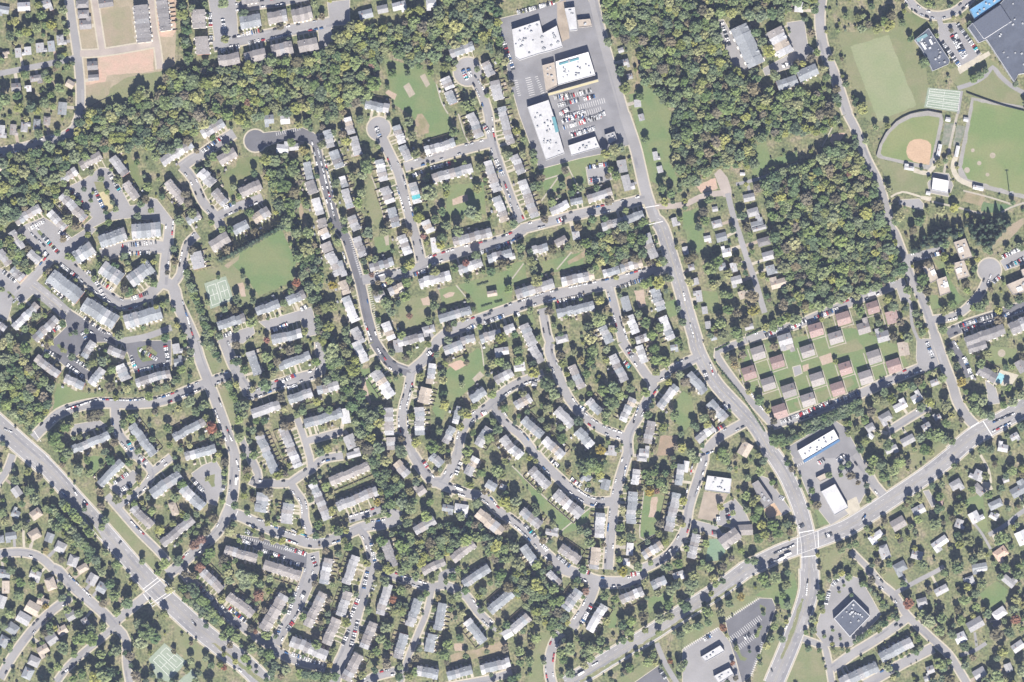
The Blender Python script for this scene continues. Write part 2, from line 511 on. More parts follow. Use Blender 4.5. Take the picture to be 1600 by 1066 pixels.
T 1082 391 8 d 1074 406 7 o 1077 428 8 d 1102 403 9 d 1107 419 11 g 1119 396 9 d 1150 395 7 d 1137 428 8 y 1112 439 10 d 1114 446 7 y 1144 456 10 d 1174 463 10 o 1130 459 8 g 1177 484 10 Y 1150 488 9 o 1164 489 7 d 1165 503 9 o 1125 504 10 g 1147 506 9 d 1137 483 9 g 1150 518 10 g 1129 521 9 y 1155 528 7 g 1109 518 6 d 1114 506 5 d 1174 386 5 d 1184 413 7 d 1214 378 9 d 1217 409 7 o 1190 429 6 y 1202 468 5 o 1222 463 9 d 1219 488 9 d 1242 483 10 d 1227 486 9 d 1202 491 7 d 1195 501 7 d 1242 498 9 g 1207 504 6 g 1159 449 5 y
T 1433 413 7 d 1440 436 11 g 1436 449 8 g 1448 404 8 d 1483 406 9 d 1526 398 5 d 1520 409 7 d 1510 409 5 y 1508 443 8 o 1510 453 7 g 1486 464 7 d 1473 474 8 d 1556 466 9 d 1538 463 6 d 1530 479 9 g 1520 471 6 d 1498 488 6 d 1475 503 9 d 1473 514 8 g 1558 483 8 y 1575 476 7 g 1591 468 8 g 1433 506 7 g 1440 519 7 g 1430 489 7 g 1388 451 8 d 1380 453 7 d 1385 466 9 y 1393 478 9 g 1413 473 6 d 1416 443 7 d 1371 496 6 d 1343 486 9 g 1336 469 7 d 1395 516 7 d 1405 503 7 o 1416 516 8 d 1375 511 5 d 1398 383 7 d
K 94 413 122 435 11 p
K 130 420 178 455 6 p
K 72 440 102 470 7 p
K 68 394 75 400 3 p
K 5 424 25 440 5 p
K 150 440 166 470 4 p
K 118 486 165 520 5 p
K 190 385 245 378 7 p
K 195 397 235 395 6 p
K 205 467 232 458 6 p
K 80 520 100 505 7 p
K 135 530 128 520 4 p
K 285 470 303 530 8 a
K 423 518 450 507 9 p
K 470 484 480 478 4 p
K 350 525 362 520 4 p
K 536 395 541 410 5 a
K 570 505 580 530 8 a
K 596 448 614 439 6 p
K 646 430 668 422 6 p
K 735 401 762 391 7 p
K 775 388 800 378 8 p
K 590 432 602 428 3 a
K 729 516 742 508 4 p
K 757 505 788 493 9 p
K 755 495 768 490 2 a
K 870 472 912 462 9 p
K 970 449 1000 438 7 p
K 974 512 980 530 5 a
K 806 493 812 490 2 p
K 1066 450 1070 470 2 a
K 1078 505 1084 528 3 a
K 1195 525 1225 512 8 p
K 1230 515 1260 500 8 p
K 1272 498 1310 482 10 p
K 1455 400 1478 392 6 p
K 1552 442 1562 432 5 p
K 1498 510 1560 490 16 p
K 1565 495 1577 490 5 p
K 1503 518 1530 508 6 p
K 1566 402 1598 386 12 p
K 1573 418 1600 404 9 p
R 57 559 93 586 13 6 l
R 102 591 132 604 13 5 l
R 143 601 161 576 13 4 l
R 131 558 147 534 12 4 l
R 170 546 196 556 13 4 l
R 188 570 198 594 16 4 l
R 213 598 267 583 13 8 l
R 114 703 172 679 13 7 u
R 206 664 242 710 14 8 u
R 392 549 403 586 14 5 u
R 436 573 485 555 13 6 u
R 394 647 438 632 15 5 l
R 451 625 488 612 14 5 u
R 496 610 530 602 14 4 l
R 476 662 535 645 15 8 u
R 272 684 321 658 13 6 u
R 290 714 338 700 14 6 u
H 276 545 12 16 -10 l
H 279 566 14 12 -10 u
R 556 534 571 566 14 5 w
R 585 580 612 620 17 6 w
R 607 637 608 680 15 6 l
R 611 683 611 703 14 3 l
H 622 541 14 20 -5 l
R 676 568 672 600 12 4 w
R 667 606 661 630 18 4 t
R 655 636 657 680 15 6 l
R 694 549 722 538 15 4 u
H 784 549 22 12 -8 w
R 774 596 800 580 14 4 l
R 736 625 758 610 14 4 u
R 711 662 718 635 10 4 u
R 695 692 708 667 12 4 u
R 746 696 764 668 14 5 u
R 785 683 803 706 14 4 l
H 540 650 14 24 -10 w
H 548 690 18 22 -25 l
H 553 710 22 10 -15 l
R 831 541 845 567 14 4 l
R 893 571 909 607 13 5 l
R 919 625 938 645 13 3 u
R 956 555 976 596 14 6 l
R 998 540 1007 567 12 4 w
R 989 622 972 658 13 6 w
R 1029 637 1057 603 13 6 w
R 1018 658 1011 693 14 5 l
R 869 640 895 665 15 5 l
R 902 672 925 697 15 4 u
R 817 655 847 681 14 6 u
R 850 686 880 713 14 6 w
R 797 697 814 714 14 4 w
H 957 704 14 16 5 l
H 1006 708 16 14 5 l
R 805 635 829 620 14 4 w
H 1053 543 12 9 -10 u
H 812 575 18 10 -8 w
H 835 601 8 8 20 w
H 1184 552 21 21 -18 b
H 1214 566 21 20 -18 r
H 1170 583 21 21 -18 r
H 1200 600 21 20 -18 b
H 1232 611 22 21 -18 b
H 1262 625 22 20 -18 b
H 1218 643 22 22 -18 r
H 1261 549 21 19 -18 b
H 1276 593 21 21 -18 b
H 1308 608 21 21 -18 r
H 1320 576 20 20 -18 r
H 1230 540 19 14 -18 b
R 1075 584 1101 613 14 5 u
R 1108 628 1133 655 15 5 u
R 1088 688 1115 667 13 4 w
H 1164 702 18 22 30 t
H 1365 558 21 21 -18 b
H 1396 572 22 21 -18 r
H 1352 590 21 21 -18 b
H 1411 545 17 22 -10 t
H 1459 598 12 10 -20 l
H 1432 622 17 13 -30 w
H 1406 635 22 12 -28 w
H 1383 652 20 14 -30 l
H 1359 668 14 12 -30 l
H 1447 667 14 12 -30 l
H 1418 688 22 13 -28 l
H 1464 652 11 8 -30 l
H 1392 702 20 10 -25 l
H 1566 700 16 12 10 w
H 1584 682 14 10 -30 l
H 1360 681 10 8 40 w
R 1528 577 1555 592 16 3 g
R 1512 546 1540 538 14 3 g
H 1595 572 16 20 -30 g
A m 70 545 88 534 120 534 135 534 122 555 110 560 142 582 138 595 105 575
A m 190 534 267 532 267 570 210 582 200 552
A l 115 664 155 657 167 666 110 680
A l 1433 530 1455 530 1468 572 1437 584 1432 560
A l 1540 595 1555 605 1562 630 1545 632
A l 1239 574 1250 571 1253 583 1242 588
A c 1551 602 1560 577 1592 586 1580 603
A a 1230 700 1302 656 1320 668 1345 712 1355 745 1330 770 1262 735 1240 715
G pool 1555 597 1561 582 1571 587 1564 600
G field 88 600 100 600 120 612 166 616 150 622 108 634 82 648
G lightgrass 316 534 344 534 358 576 332 583
G lightgrass 342 610 352 604 378 650 392 690 372 690
G field 695 580 720 560 748 545 758 560 756 585 722 618 702 630 690 662 675 640 685 605
G sand 738 592 750 580 757 587 743 598
G pink 700 570 720 562 730 570 712 580
G field 562 576 578 576 598 627 580 627
G pinks 561 591 569 590 580 630 576 634
G lightgrass 613 590 632 588 622 624 617 620
G field 1054 632 1067 612 1080 618 1088 660 1070 672 1048 655
G brown 1032 681 1060 680 1052 712 1026 712
G field 1166 542 1330 512 1404 540 1420 570 1236 652 1206 648 1158 590
G lightgrass 1180 600 1210 612 1226 640 1206 646 1186 620
G lightgrass 1240 630 1300 604 1330 590 1336 600 1290 624 1246 640
G lightgrass 1300 540 1340 530 1350 545 1310 555
G pinks 1280 558 1298 551 1301 566 1285 571
G pinks 1254 571 1264 569 1265 578 1255 581
G field 1540 540 1590 545 1585 570 1545 568
G lightgrass 1440 712 1470 690 1505 676 1510 660 1500 690 1478 712
P l 30 1 -20 648 30 693 68 726
P l 14 1 52 684 75 661 100 642 150 630 200 631 250 627 290 612 317 601 360 586
P l 13 1 180 632 180 645 185 676 200 697 212 714
P l 15 1 305 534 312 560 324 592 340 634 355 676 367 712
P l 15 1 350 534 367 576 384 604 394 617 434 601 475 589 500 579 500 534
P l 9 1 464 654 472 675 480 701 484 714
P l 10 1 480 689 527 676 536 674
P l 8 1 377 684 390 714
P m 15 1 585 534 596 551 613 571 641 582
P l 13 1 642 583 637 612 630 637 628 664 636 684 645 712
P l 15 1 641 581 666 559 684 532
P l 13 1 850 585 820 595 800 604 780 619 758 639 736 654 721 677 715 712
P l 12 1 770 632 790 661 800 669 817 683 838 712
P l 13 1 860 536 858 550 872 584 888 621 913 651 942 671 980 684
P l 13 1 973 534 980 545 997 567 1017 592 1040 584 1060 572 1095 556
P l 14 1 1017 592 1020 607 1000 647 982 679 982 712
P l 20 1 1086 530 1092 551 1117 597 1150 634 1180 667 1200 701 1206 712
P l 9 1 1166 532 1130 545 1121 556 1154 604 1187 642 1207 664
P l 13 1 1207 664 1259 647 1333 620 1391 594 1440 574
P l 13 1 1100 708 1122 684 1142 672 1164 660
P l 14 1 1460 523 1475 567 1488 601 1496 627 1513 654 1530 670
P l 28 1 1605 634 1566 657 1521 682 1488 710
P l 11 1 1388 674 1441 641 1455 636
P m 12 0 1486 534 1508 572 1515 589
P s 2 0 756 572 752 540 748 534
C 1565 552 6 S
Q 1117 567 1160 620
Q 1160 620 1195 674
Q 1445 584 1468 574
Q 1118 548 1140 536
T 98 654 11 d 103 668 9 g 87 684 11 g 93 696 10 g 107 694 9 d 78 676 7 d 150 636 9 d 142 643 7 d 160 645 6 o 173 603 9 o 173 592 8 d 175 577 7 g 160 551 9 d 147 557 7 d 147 567 7 y 170 564 7 d 173 662 6 d 192 649 7 d 205 642 8 d 213 641 5 d 243 642 6 o 257 651 7 d 262 667 8 g 123 671 5 d 138 676 5 d 125 682 5 y 180 691 7 o 165 697 6 d 173 706 8 d 137 708 7 d 207 677 5 d 215 696 6 d 233 609 7 d 247 606 7 g 260 602 7 g 200 606 8 y 112 549 6 d 98 541 4 d 223 552 5 d 233 544 5 o 265 687 6 d
X 139 612 212 612 8 2.5 d
X 357 598 377 648 9 6 d
X 330 536 343 560 4 6 d
X 1222 692 1334 640 20 6 g
X 1258 664 1342 626 16 6 d
T 297 614 9 d 305 627 8 d 274 624 8 d 307 642 7 g 322 644 6 d 332 666 9 O 315 674 6 d 297 687 6 d 282 694 5 d 347 689 6 o 382 622 8 d 382 576 8 g 414 591 11 d 397 601 6 d 395 608 5 y 369 594 5 d 362 564 5 d 417 557 8 g 425 572 6 g 434 554 7 d 454 547 8 o 467 544 8 g 490 547 8 d 495 564 8 g 439 609 8 d 442 631 6 d 497 586 7 d 510 581 8 d 524 576 8 d 520 547 12 g 527 564 10 g 514 559 9 g 514 632 7 d 497 627 7 y 464 639 6 d 444 656 8 d 454 654 7 d 395 661 7 d 407 672 6 d 372 674 9 d 374 683 8 g 389 679 6 d 374 655 7 g 382 647 6 g 500 694 8 d 512 701 8 y 532 678 5 d 380 704 6 d 277 581 8 d 284 576 8 g 295 551 8 d 299 562 6 g 280 637 7 y
T 611 542 6 d 638 544 8 d 640 552 6 g 686 562 8 d 656 579 7 d 693 618 9 d 693 607 6 d 721 594 5 d 701 561 6 o 728 557 6 d 770 556 8 d 780 564 8 g 761 577 5 d 790 559 8 d 770 604 10 d 770 615 8 g 690 582 7 g 693 592 8 y 590 571 6 d 606 586 5 d 591 636 8 d 593 659 9 y 576 656 8 d 573 684 12 d 566 642 9 g 626 689 11 d 623 699 10 d 626 677 6 d 650 690 9 y 678 667 11 d 675 696 12 g 690 701 8 y 643 642 6 d 731 692 9 d 730 703 9 g 731 647 8 y 720 666 7 y 723 631 8 d 743 634 6 y 765 651 7 d 771 658 6 g 738 667 6 d 791 676 7 d 765 684 8 g 786 624 5 d 618 584 5 d 543 589 9 d 543 607 9 g
T 942 594 11 d 958 591 10 d 947 609 10 d 960 609 11 d 967 617 9 g 955 627 12 g 947 632 9 d 985 606 9 g 987 589 7 d 1007 597 9 d 1008 612 8 g 1022 544 9 g 1025 559 11 g 1038 564 9 g 1025 581 6 y 927 547 10 g 923 562 9 g 947 561 6 y 917 582 8 g 897 549 6 y 907 562 8 Y 875 554 8 o 878 566 7 y 885 579 4 d 857 582 10 d 853 599 12 g 865 614 10 g 873 622 7 o 855 636 9 y 833 581 10 y 818 599 8 d 818 614 6 y 832 559 7 d 810 561 9 g 810 549 8 g 805 540 7 d 903 646 8 d 945 649 6 d 935 679 9 d 917 702 9 d 938 702 8 Y 907 706 8 d 855 657 7 d 875 667 7 g 878 684 8 g 863 667 5 o 1053 636 8 d 1037 652 10 d 1035 667 8 y 995 674 7 d 1000 687 6 o 908 622 5 d 965 702 5 g 1060 574 8 d 1063 671 5 d 1050 706 6 d 847 624 6 d 823 636 5 d 917 564 5 d
T 1142 547 7 d 1157 541 6 d 1144 559 7 o 1147 570 8 Y 1160 554 7 o 1209 541 7 o 1070 597 8 o 1092 636 9 d 1099 651 9 g 1105 662 8 y 1110 634 8 d 1127 687 9 d 1127 704 9 g 1184 697 9 d 1184 710 7 y 1207 656 6 d 1205 671 9 d 1209 687 9 g 1220 674 7 d 1237 667 5 d 1079 697 8 d 1304 557 5 d 1199 634 5 d 1140 654 5 y 1160 684 5 d
T 1433 586 7 d 1380 601 8 d 1405 594 8 d 1368 612 8 d 1413 602 7 g 1440 600 7 g 1471 590 8 g 1468 582 6 d 1450 612 9 d 1451 627 8 y 1476 622 10 d 1478 633 9 y 1493 641 8 d 1483 551 7 g 1488 562 7 d 1493 572 7 g 1501 596 8 Y 1521 604 10 d 1533 606 9 d 1521 621 10 g 1533 626 9 g 1521 636 10 g 1533 645 9 g 1546 637 8 d 1566 624 6 d 1580 617 8 d 1593 609 9 d 1595 617 8 g 1530 566 8 d 1551 572 5 d 1543 552 7 y 1570 567 5 d 1580 566 5 d 1595 549 7 d 1463 677 12 g 1453 677 9 g 1473 684 9 g 1486 681 6 d 1476 651 7 d 1486 648 6 y 1436 671 8 d 1448 642 4 d 1383 679 9 d 1386 694 9 g 1370 694 9 d 1371 676 6 y 1350 687 8 y 1345 669 8 d 1418 707 8 d 1443 701 9 g 1453 704 7 y 1380 627 9 y 1391 622 8 y 1363 631 9 d 1350 634 9 d 1340 642 9 g 1361 641 8 o 1350 654 8 g 1546 701 8 g 1546 689 5 d 1588 676 6 d 1595 654 8 d
K 105 570 130 590 12 p
K 110 556 136 574 10 p
K 70 547 95 560 8 p
K 205 560 212 575 4 p
K 215 580 258 570 10 p
K 258 540 263 565 6 p
K 218 546 246 562 5 p
K 105 640 145 626 10 a
K 155 624 200 626 7 a
K 200 626 225 624 6 a
K 200 690 208 705 4 p
K 354 668 362 688 5 a
K 373 555 375 562 3 p
K 440 596 462 586 6 p
K 450 607 465 602 5 p
K 388 622 390 605 3 p
K 590 545 602 562 5 a
K 640 618 644 600 5 a
K 636 640 638 674 10 a
K 668 555 675 548 3 p
K 752 648 760 644 3 p
K 788 645 792 650 2 a
K 877 578 874 570 3 a
K 905 635 915 642 6 p
K 980 545 988 558 7 p
K 975 565 985 575 5 p
K 990 660 998 635 7 a
K 1003 650 1010 635 4 a
K 1022 615 1030 605 3 a
K 1100 580 1105 595 3 p
K 1130 630 1136 640 3 p
K 1170 610 1192 640 6 a
K 1220 660 1300 628 20 p
K 1305 628 1345 612 9 p
K 1114 675 1132 664 6 p
K 1448 535 1458 560 8 p
K 1506 558 1520 592 12 p
K 1130 700 1095 712 3 a
K 1552 660 1585 646 6 a
K 1550 675 1580 660 4 a
K 1110 570 1114 585 3 a
K 5 670 20 676 2 a
R 156 757 192 721 13 6 u
R 208 792 238 822 14 5 l
R 237 772 283 741 17 6 u
R 254 850 302 810 14 6 g
H 27 768 14 16 -35 l
H 25 803 13 12 25 u
H 57 803 18 15 -35 t
H 55 835 18 16 -30 t
H 78 840 13 15 20 u
H 18 837 18 12 -8 u
H 3 842 9 12 -8 u
H 95 855 17 17 25 l
H 115 876 16 18 20 l
H 130 888 18 12 -30 t
R 412 770 407 800 19 5 u
R 452 786 448 818 18 6 l
R 489 755 512 812 14 8 l
R 285 762 318 793 16 6 u
R 352 858 402 873 14 8 b
R 413 881 470 900 16 8 b
R 405 680 431 738 14 9 u
R 442 668 467 730 14 10 l
R 516 753 577 727 14 8 b
R 527 792 590 766 15 9 l
H 272 795 12 22 -20 t
R 602 845 615 885 15 6 g
R 619 722 637 743 14 3 w
H 658 767 15 14 -35 b
H 700 794 18 11 10 u
H 721 795 22 15 8 w
R 648 830 680 812 14 4 l
R 746 800 785 832 17 5 t
R 674 711 690 727 14 3 u
R 730 742 745 715 14 4 w
R 760 754 775 763 13 2 u
H 786 761 10 9 20 u
R 707 874 741 848 15 6 b
R 660 893 695 876 13 5 b
R 829 733 857 760 15 5 l
R 867 770 908 805 17 7 l
R 815 797 845 821 14 5 l
H 862 832 20 10 10 l
R 875 855 905 876 15 5 b
R 939 801 936 840 15 6 w
R 932 855 928 889 15 5 t
H 946 757 14 17 15 u
R 989 768 985 818 15 7 u
R 994 733 991 757 12 3 w
H 984 858 11 20 5 w
H 979 878 11 11 5 w
R 1004 868 1034 850 14 5 w
R 1057 770 1044 830 14 8 l
R 1064 725 1060 758 12 4 u
R 817 853 836 880 14 5 u
H 1003 716 16 10 5 l
H 917 746 14 12 40 u
F 5 w 1101 762 1105 743 1143 748 1140 771 1101 766
F 6 g 1174 756 1184 750 1208 785 1194 795
F 6 W 1246 704 1302 671 1312 689 1256 723
R 1126 850 1153 831 20 2 b
H 1164 828 24 17 -3 b
F 6 w 1282 768 1304 756 1325 793 1303 805
F 4 t 1275 746 1289 739 1294 747 1281 753
R 1088 834 1079 872 14 6 l
H 1071 729 10 18 10 w
H 1493 757 19 14 -30 l
H 1528 743 16 17 25 l
H 1529 765 20 13 45 g
H 1435 797 20 14 -28 w
H 1403 818 23 18 -30 b
H 1368 838 24 11 -35 w
H 1381 862 16 22 -20 l
H 1406 886 20 16 -28 u
H 1432 867 18 14 15 l
H 1468 848 27 13 -35 w
H 1522 808 16 18 -28 w
H 1555 788 22 13 -25 u
H 1552 807 14 9 30 w
H 1592 766 28 16 -30 u
H 1596 840 18 22 -25 w
H 1563 864 22 16 -35 p
H 1530 886 24 12 -10 u
H 1468 783 10 10 10 r
H 1498 818 12 14 20 l
H 1571 750 10 8 -20 l
A l 172 762 208 735 218 745 190 778
A l 300 740 318 727 337 720 346 735 352 762 342 775 338 790 326 786 310 768
A m 370 836 410 842 480 864 480 890 470 885 400 858
A l 480 866 498 862 500 890 478 890
A l 1080 812 1120 822 1130 838 1122 840 1082 828
A l 1128 790 1148 780 1162 796 1174 822 1150 825 1120 820
A l 1184 742 1200 748 1236 798 1220 806 1206 782
A l 1238 716 1300 716 1345 712 1352 770 1338 795 1298 820 1276 792 1262 770 1250 740
A t 1100 768 1138 772 1125 795 1118 815 1090 810
A c 1313 788 1338 776 1345 795 1328 806
A l 1443 768 1451 766 1464 790 1456 792
A c 1532 752 1546 754 1552 764 1540 772 1534 760
G lightgrass 104 742 130 765 165 800 185 800 240 870 245 889 232 889 170 815
G grass 321 745 335 741 336 760 331 762
G field 134 714 160 712 165 728 142 745
G field 800 728 812 735 820 750 850 778 898 815 922 792 918 815 892 832 880 835 865 815 845 795
G field 1006 766 1040 776 1024 835 1000 840
G pinks 1018 777 1028 776 1024 809 1013 809
G field 1272 790 1280 793 1297 820 1280 820
G lightgrass 1288 870 1318 850 1315 866 1300 892 1286 892
G court2 1108 842 1122 842 1134 862 1122 876 1102 878
G orange 1192 792 1210 786 1222 804 1200 810
G lightgrass 1352 740 1375 752 1440 722 1480 702 1420 712
G field 1500 785 1535 770 1545 830 1530 830 1516 800
P l 26 1 63 720 88 746 115 777 145 810 180 850 214 889
P l 10 1 167 774 188 798 217 831 247 861 262 878
P l 11 1 186 790 217 768 237 741 223 721 212 712
P l 11 1 238 738 268 714
P l 12 1 -5 866 33 863 63 871 83 889
P l 10 1 -5 757 10 736 20 710
P c 4 0 38 860 37 825 47 812
P l 15 1 367 710 365 761 360 789 354 804 340 831 309 858 284 881 262 898
P l 15 1 355 800 375 806 409 821 450 838 492 849 533 838 566 824 600 818 626 810
P l 11 1 390 712 404 744 394 754 434 756 455 756 462 768 474 786 477 814 486 835
P l 11 1 452 756 470 743 487 733 504 718 536 712
P l 9 1 484 712 486 732
P l 12 1 560 825 571 838 581 869 585 890
P l 12 0 545 812 575 803 600 795 626 806
P l 15 1 645 710 660 733 678 753 691 753 705 733 715 708
P l 13 1 684 755 725 770 758 778 775 796 798 811 825 834 850 861 875 884
P l 14 1 838 710 845 719 883 756 917 781 942 785 960 782
P l 14 1 981 708 967 753 960 786 955 828 952 861 950 890
P l 13 1 1100 708 1100 718 1089 753 1077 791 1070 828 1050 861 1025 879 1000 890
P l 24 1 1206 708 1212 716 1229 744 1244 778 1255 811 1263 850 1264 892
P l 26 1 1160 893 1217 865 1263 848 1300 834 1333 819 1391 781 1450 741 1492 708
P l 14 1 1333 712 1352 735 1366 758 1384 778
P l 8 1 1330 861 1358 889
P l 4 0 1522 818 1535 835 1548 858
P c 4 0 1532 711 1545 735 1548 755
P l 7 0 1545 836 1572 820 1590 805 1605 795
P s 2 0 800 728 850 776 898 818
P s 2 0 870 840 878 829 923 793
P s 2 0 1006 768 1000 840 1024 835
T 48 724 9 d 57 722 8 d 45 735 7 y 23 736 9 d 25 749 8 g 47 751 10 d 52 762 9 d 82 751 7 d 82 766 5 g 55 779 9 g 35 778 6 d 27 811 8 d 82 804 8 d 90 821 9 g 115 789 7 d 100 784 6 d 132 793 5 d 142 826 7 d 142 834 6 o 160 821 7 d 165 801 7 d 165 854 6 d 182 869 9 d 223 868 6 d 73 859 6 Y 158 768 7 o 182 768 8 d 217 738 6 d 158 721 5 d 123 732 10 g 123 719 9 d 98 726 5 o 210 783 6 d 238 786 8 d 255 806 8 d 250 826 9 y 238 796 8 g 258 864 10 d 258 879 9 g 202 714 6 d 98 874 6 o 63 744 6 o 45 838 5 d 17 878 8 d 55 884 6 d 158 879 7 d 5 801 8 g 5 783 9 d 8 814 7 y
X 84 792 152 872 15 8 d
X 100 786 142 832 8 7 g
X 277 848 303 822 5 4 d
T 389 731 8 d 387 744 7 y 380 758 7 d 382 773 7 y 395 771 6 d 395 779 6 o 352 721 8 o 352 736 7 g 347 776 5 d 337 796 8 d 335 809 9 o 324 818 7 d 324 829 7 o 305 849 9 O 300 841 7 d 315 841 8 O 329 848 10 d 320 861 9 d 307 870 9 d 329 862 9 g 322 874 8 g 312 885 9 O 300 879 8 d 279 866 8 d 359 829 8 y 359 818 7 d 419 756 8 d 452 778 7 d 490 744 7 d 507 749 7 d 509 760 7 g 499 738 4 d 484 768 7 o 485 779 6 g 517 788 7 d 497 809 7 d 417 808 6 d 430 811 5 d 422 833 8 d 427 845 6 y 470 821 6 d 494 828 6 d 505 826 7 d 504 835 6 y 529 818 8 d 350 872 8 o 355 882 9 g 510 860 6 o 510 869 6 d 527 854 6 d 529 864 6 g 275 776 8 g 285 794 6 d 292 756 6 d 292 801 7 d 310 813 5 d 277 729 7 d 324 742 4 d 367 868 5 d 377 876 6 d 410 839 5 o
T 640 767 7 Y 641 793 10 g 636 804 8 d 670 783 11 d 671 794 9 d 666 805 9 g 696 766 8 d 700 779 7 y 745 773 9 d 746 786 9 g 720 806 7 g 731 746 6 d 735 757 7 y 751 728 7 d 776 733 11 g 785 741 7 y 793 761 10 d 788 783 10 y 793 793 8 y 730 718 7 y 700 718 7 o 596 831 9 d 546 841 8 d 545 853 7 g 573 806 5 d 543 818 9 d 541 827 7 y 590 783 6 Y 623 818 4 d 575 869 6 d 573 879 7 y 650 741 8 d 636 749 7 d 791 816 6 d 640 755 7 d
T 910 726 12 g 923 721 11 g 933 729 10 g 937 741 8 y 917 735 9 g 903 721 9 d 888 736 6 Y 808 761 10 d 807 781 10 g 803 792 8 y 837 778 7 d 835 789 5 g 867 806 9 d 863 818 7 y 845 828 6 d 917 819 8 d 918 831 9 d 922 846 10 g 1002 728 8 d 1017 721 9 d 1008 740 8 g 1022 737 8 g 1038 728 7 d 1030 751 9 g 1015 750 8 g 1015 766 8 Y 1025 766 5 O 1038 763 6 g 1045 744 6 o 1052 726 6 g 973 778 8 d 973 794 7 y 968 814 7 d 967 828 8 d 970 843 8 y 985 828 9 d 985 838 8 g 962 854 7 d 972 861 7 d 988 863 7 d 967 872 6 g 1028 824 6 d 1043 874 7 d 1058 868 8 d 1017 878 5 g 805 831 8 d 803 853 9 g 810 879 10 y 837 871 8 d 847 881 7 d 848 843 6 o 910 879 7 d 977 753 5 d 998 798 5 g 858 879 5 d
T 1087 716 8 g 1132 716 9 g 1165 733 9 d 1167 745 7 g 1187 726 8 d 1187 735 8 g 1160 758 8 d 1165 773 8 g 1175 775 7 d 1164 788 8 d 1167 795 7 g 1184 796 8 g 1180 807 8 g 1212 808 9 d 1207 819 10 g 1229 804 8 d 1230 818 7 g 1214 832 9 g 1189 819 8 y 1194 834 9 y 1184 840 8 g 1234 831 5 o 1205 746 5 d 1212 759 5 o 1262 754 6 d 1267 765 6 g 1275 778 7 d 1124 783 6 d 1125 791 6 y 1144 794 5 d 1137 809 4 d 1085 821 6 d 1102 838 7 d 1142 863 6 d 1157 853 5 d 1177 864 8 d 1167 869 5 d 1129 874 7 d 1107 876 7 d 1082 883 10 d 1314 721 6 d 1324 716 6 d 1327 731 8 d 1312 736 4 d 1294 733 6 d 1314 858 6 g 1314 886 6 d 1072 848 6 d 1235 726 5 d 1229 716 5 d 1194 884 9 d 1205 886 9 d
T 1358 733 10 g 1375 724 10 g 1388 728 9 d 1403 721 9 g 1380 741 9 g 1396 734 8 g 1363 718 9 g 1418 721 6 o 1388 753 3 d 1353 751 5 d 1340 753 5 o 1356 771 6 d 1418 769 9 d 1420 780 8 y 1455 751 5 d 1466 773 7 d 1471 786 5 d 1498 779 9 d 1506 778 6 d 1456 801 11 d 1460 818 9 g 1486 801 6 d 1510 824 9 d 1496 833 9 d 1510 842 11 y 1498 849 8 y 1530 848 10 d 1518 859 9 d 1531 864 8 y 1493 869 11 d 1483 881 9 d 1448 869 12 d 1440 879 9 g 1361 821 7 d 1361 831 6 y 1381 813 6 o 1418 833 5 d 1428 828 5 g 1406 843 5 o 1428 849 5 d 1370 866 7 d 1368 849 5 d 1335 838 7 d 1553 826 11 d 1570 826 9 d 1561 840 10 g 1551 873 5 d 1583 875 12 d 1570 884 8 g 1538 731 8 d 1518 764 6 g 1551 718 5 d 1553 725 5 o 1580 721 9 d 1593 718 8 d 1570 736 6 d 1563 753 6 d 1595 731 7 y 1596 776 6 d 1573 786 5 d 1586 789 3 d 1588 819 5 g 1560 764 4 d 1480 741 3 d
K 96 768 104 776 2 a
K 114 763 120 774 2 a
K 132 784 136 788 2 a
K 186 850 190 846 1 a
K 178 755 200 740 7 p
K 186 768 205 757 5 p
K 218 714 230 724 5 p
K 205 815 225 835 5 a
K 300 748 318 768 6 p
K 348 765 352 752 3 p
K 370 720 374 735 3 a
K 385 818 402 826 3 a
K 384 830 394 836 3 p
K 380 845 395 852 5 p
K 410 860 445 872 9 p
K 432 838 465 850 7 a
K 445 855 478 866 8 p
K 450 878 475 884 5 p
K 488 870 494 886 4 p
K 402 812 410 814 2 a
K 455 828 480 838 4 a
K 580 848 586 880 8 p
K 661 720 668 730 3 p
K 720 722 712 742 6 p
K 714 762 724 766 1 a
K 860 718 874 730 5 p
K 892 748 908 760 6 p
K 914 764 925 768 4 p
K 930 787 936 791 2 p
K 978 728 974 755 8 a
K 820 820 838 840 7 p
K 845 848 855 860 5 p
K 870 868 890 885 8 p
K 1040 866 1050 856 4 a
K 1075 760 1068 795 7 a
K 1079 740 1082 725 4 a
K 1210 865 1240 852 6 a
K 1200 880 1225 872 5 a
K 1290 838 1300 834 3 p
K 1248 824 1256 820 3 p
K 1122 806 1122 815 3 p
K 1135 795 1140 812 4 p
K 1278 724 1288 718 4 p
K 1308 720 1320 712 4 p
K 1112 832 1120 832 3 p
K 1218 776 1225 780 2 p
K 1348 812 1352 806 2 a
V 1231 866 1
V 1223 872 0
V 718 764 1
V 369 752 1
H 8 897 18 14 10 u
H 56 898 18 13 20 l
H 10 917 12 20 0 t
H 80 912 16 20 -20 t
H 68 940 18 12 20 t
H 52 950 22 19 30 t
H 38 966 22 17 30 l
H 20 982 18 17 35 u
H 6 1002 16 18 30 u
H 3 940 14 20 20 l
H 145 905 16 18 30 l
H 160 918 16 16 30 u
H 112 962 16 14 -30 l
H 133 970 10 10 -30 l
H 98 985 16 14 -30 t
H 82 998 18 17 -35 l
H 68 1015 18 14 -30 t
H 54 1033 18 16 25 l
H 44 1052 16 18 25 u
R 317 892 347 922 14 5 b
R 357 930 396 960 15 6 b
R 445 929 412 984 18 8 b
R 506 926 480 978 15 8 b
R 455 1000 512 1024 17 8 l
R 514 872 506 912 15 6 l
R 556 868 541 912 14 6 l
R 527 966 510 1006 16 6 b
R 545 924 532 962 15 6 l
R 607 912 594 960 14 6 l
R 584 972 568 1012 15 6 b
R 654 936 640 978 14 6 u
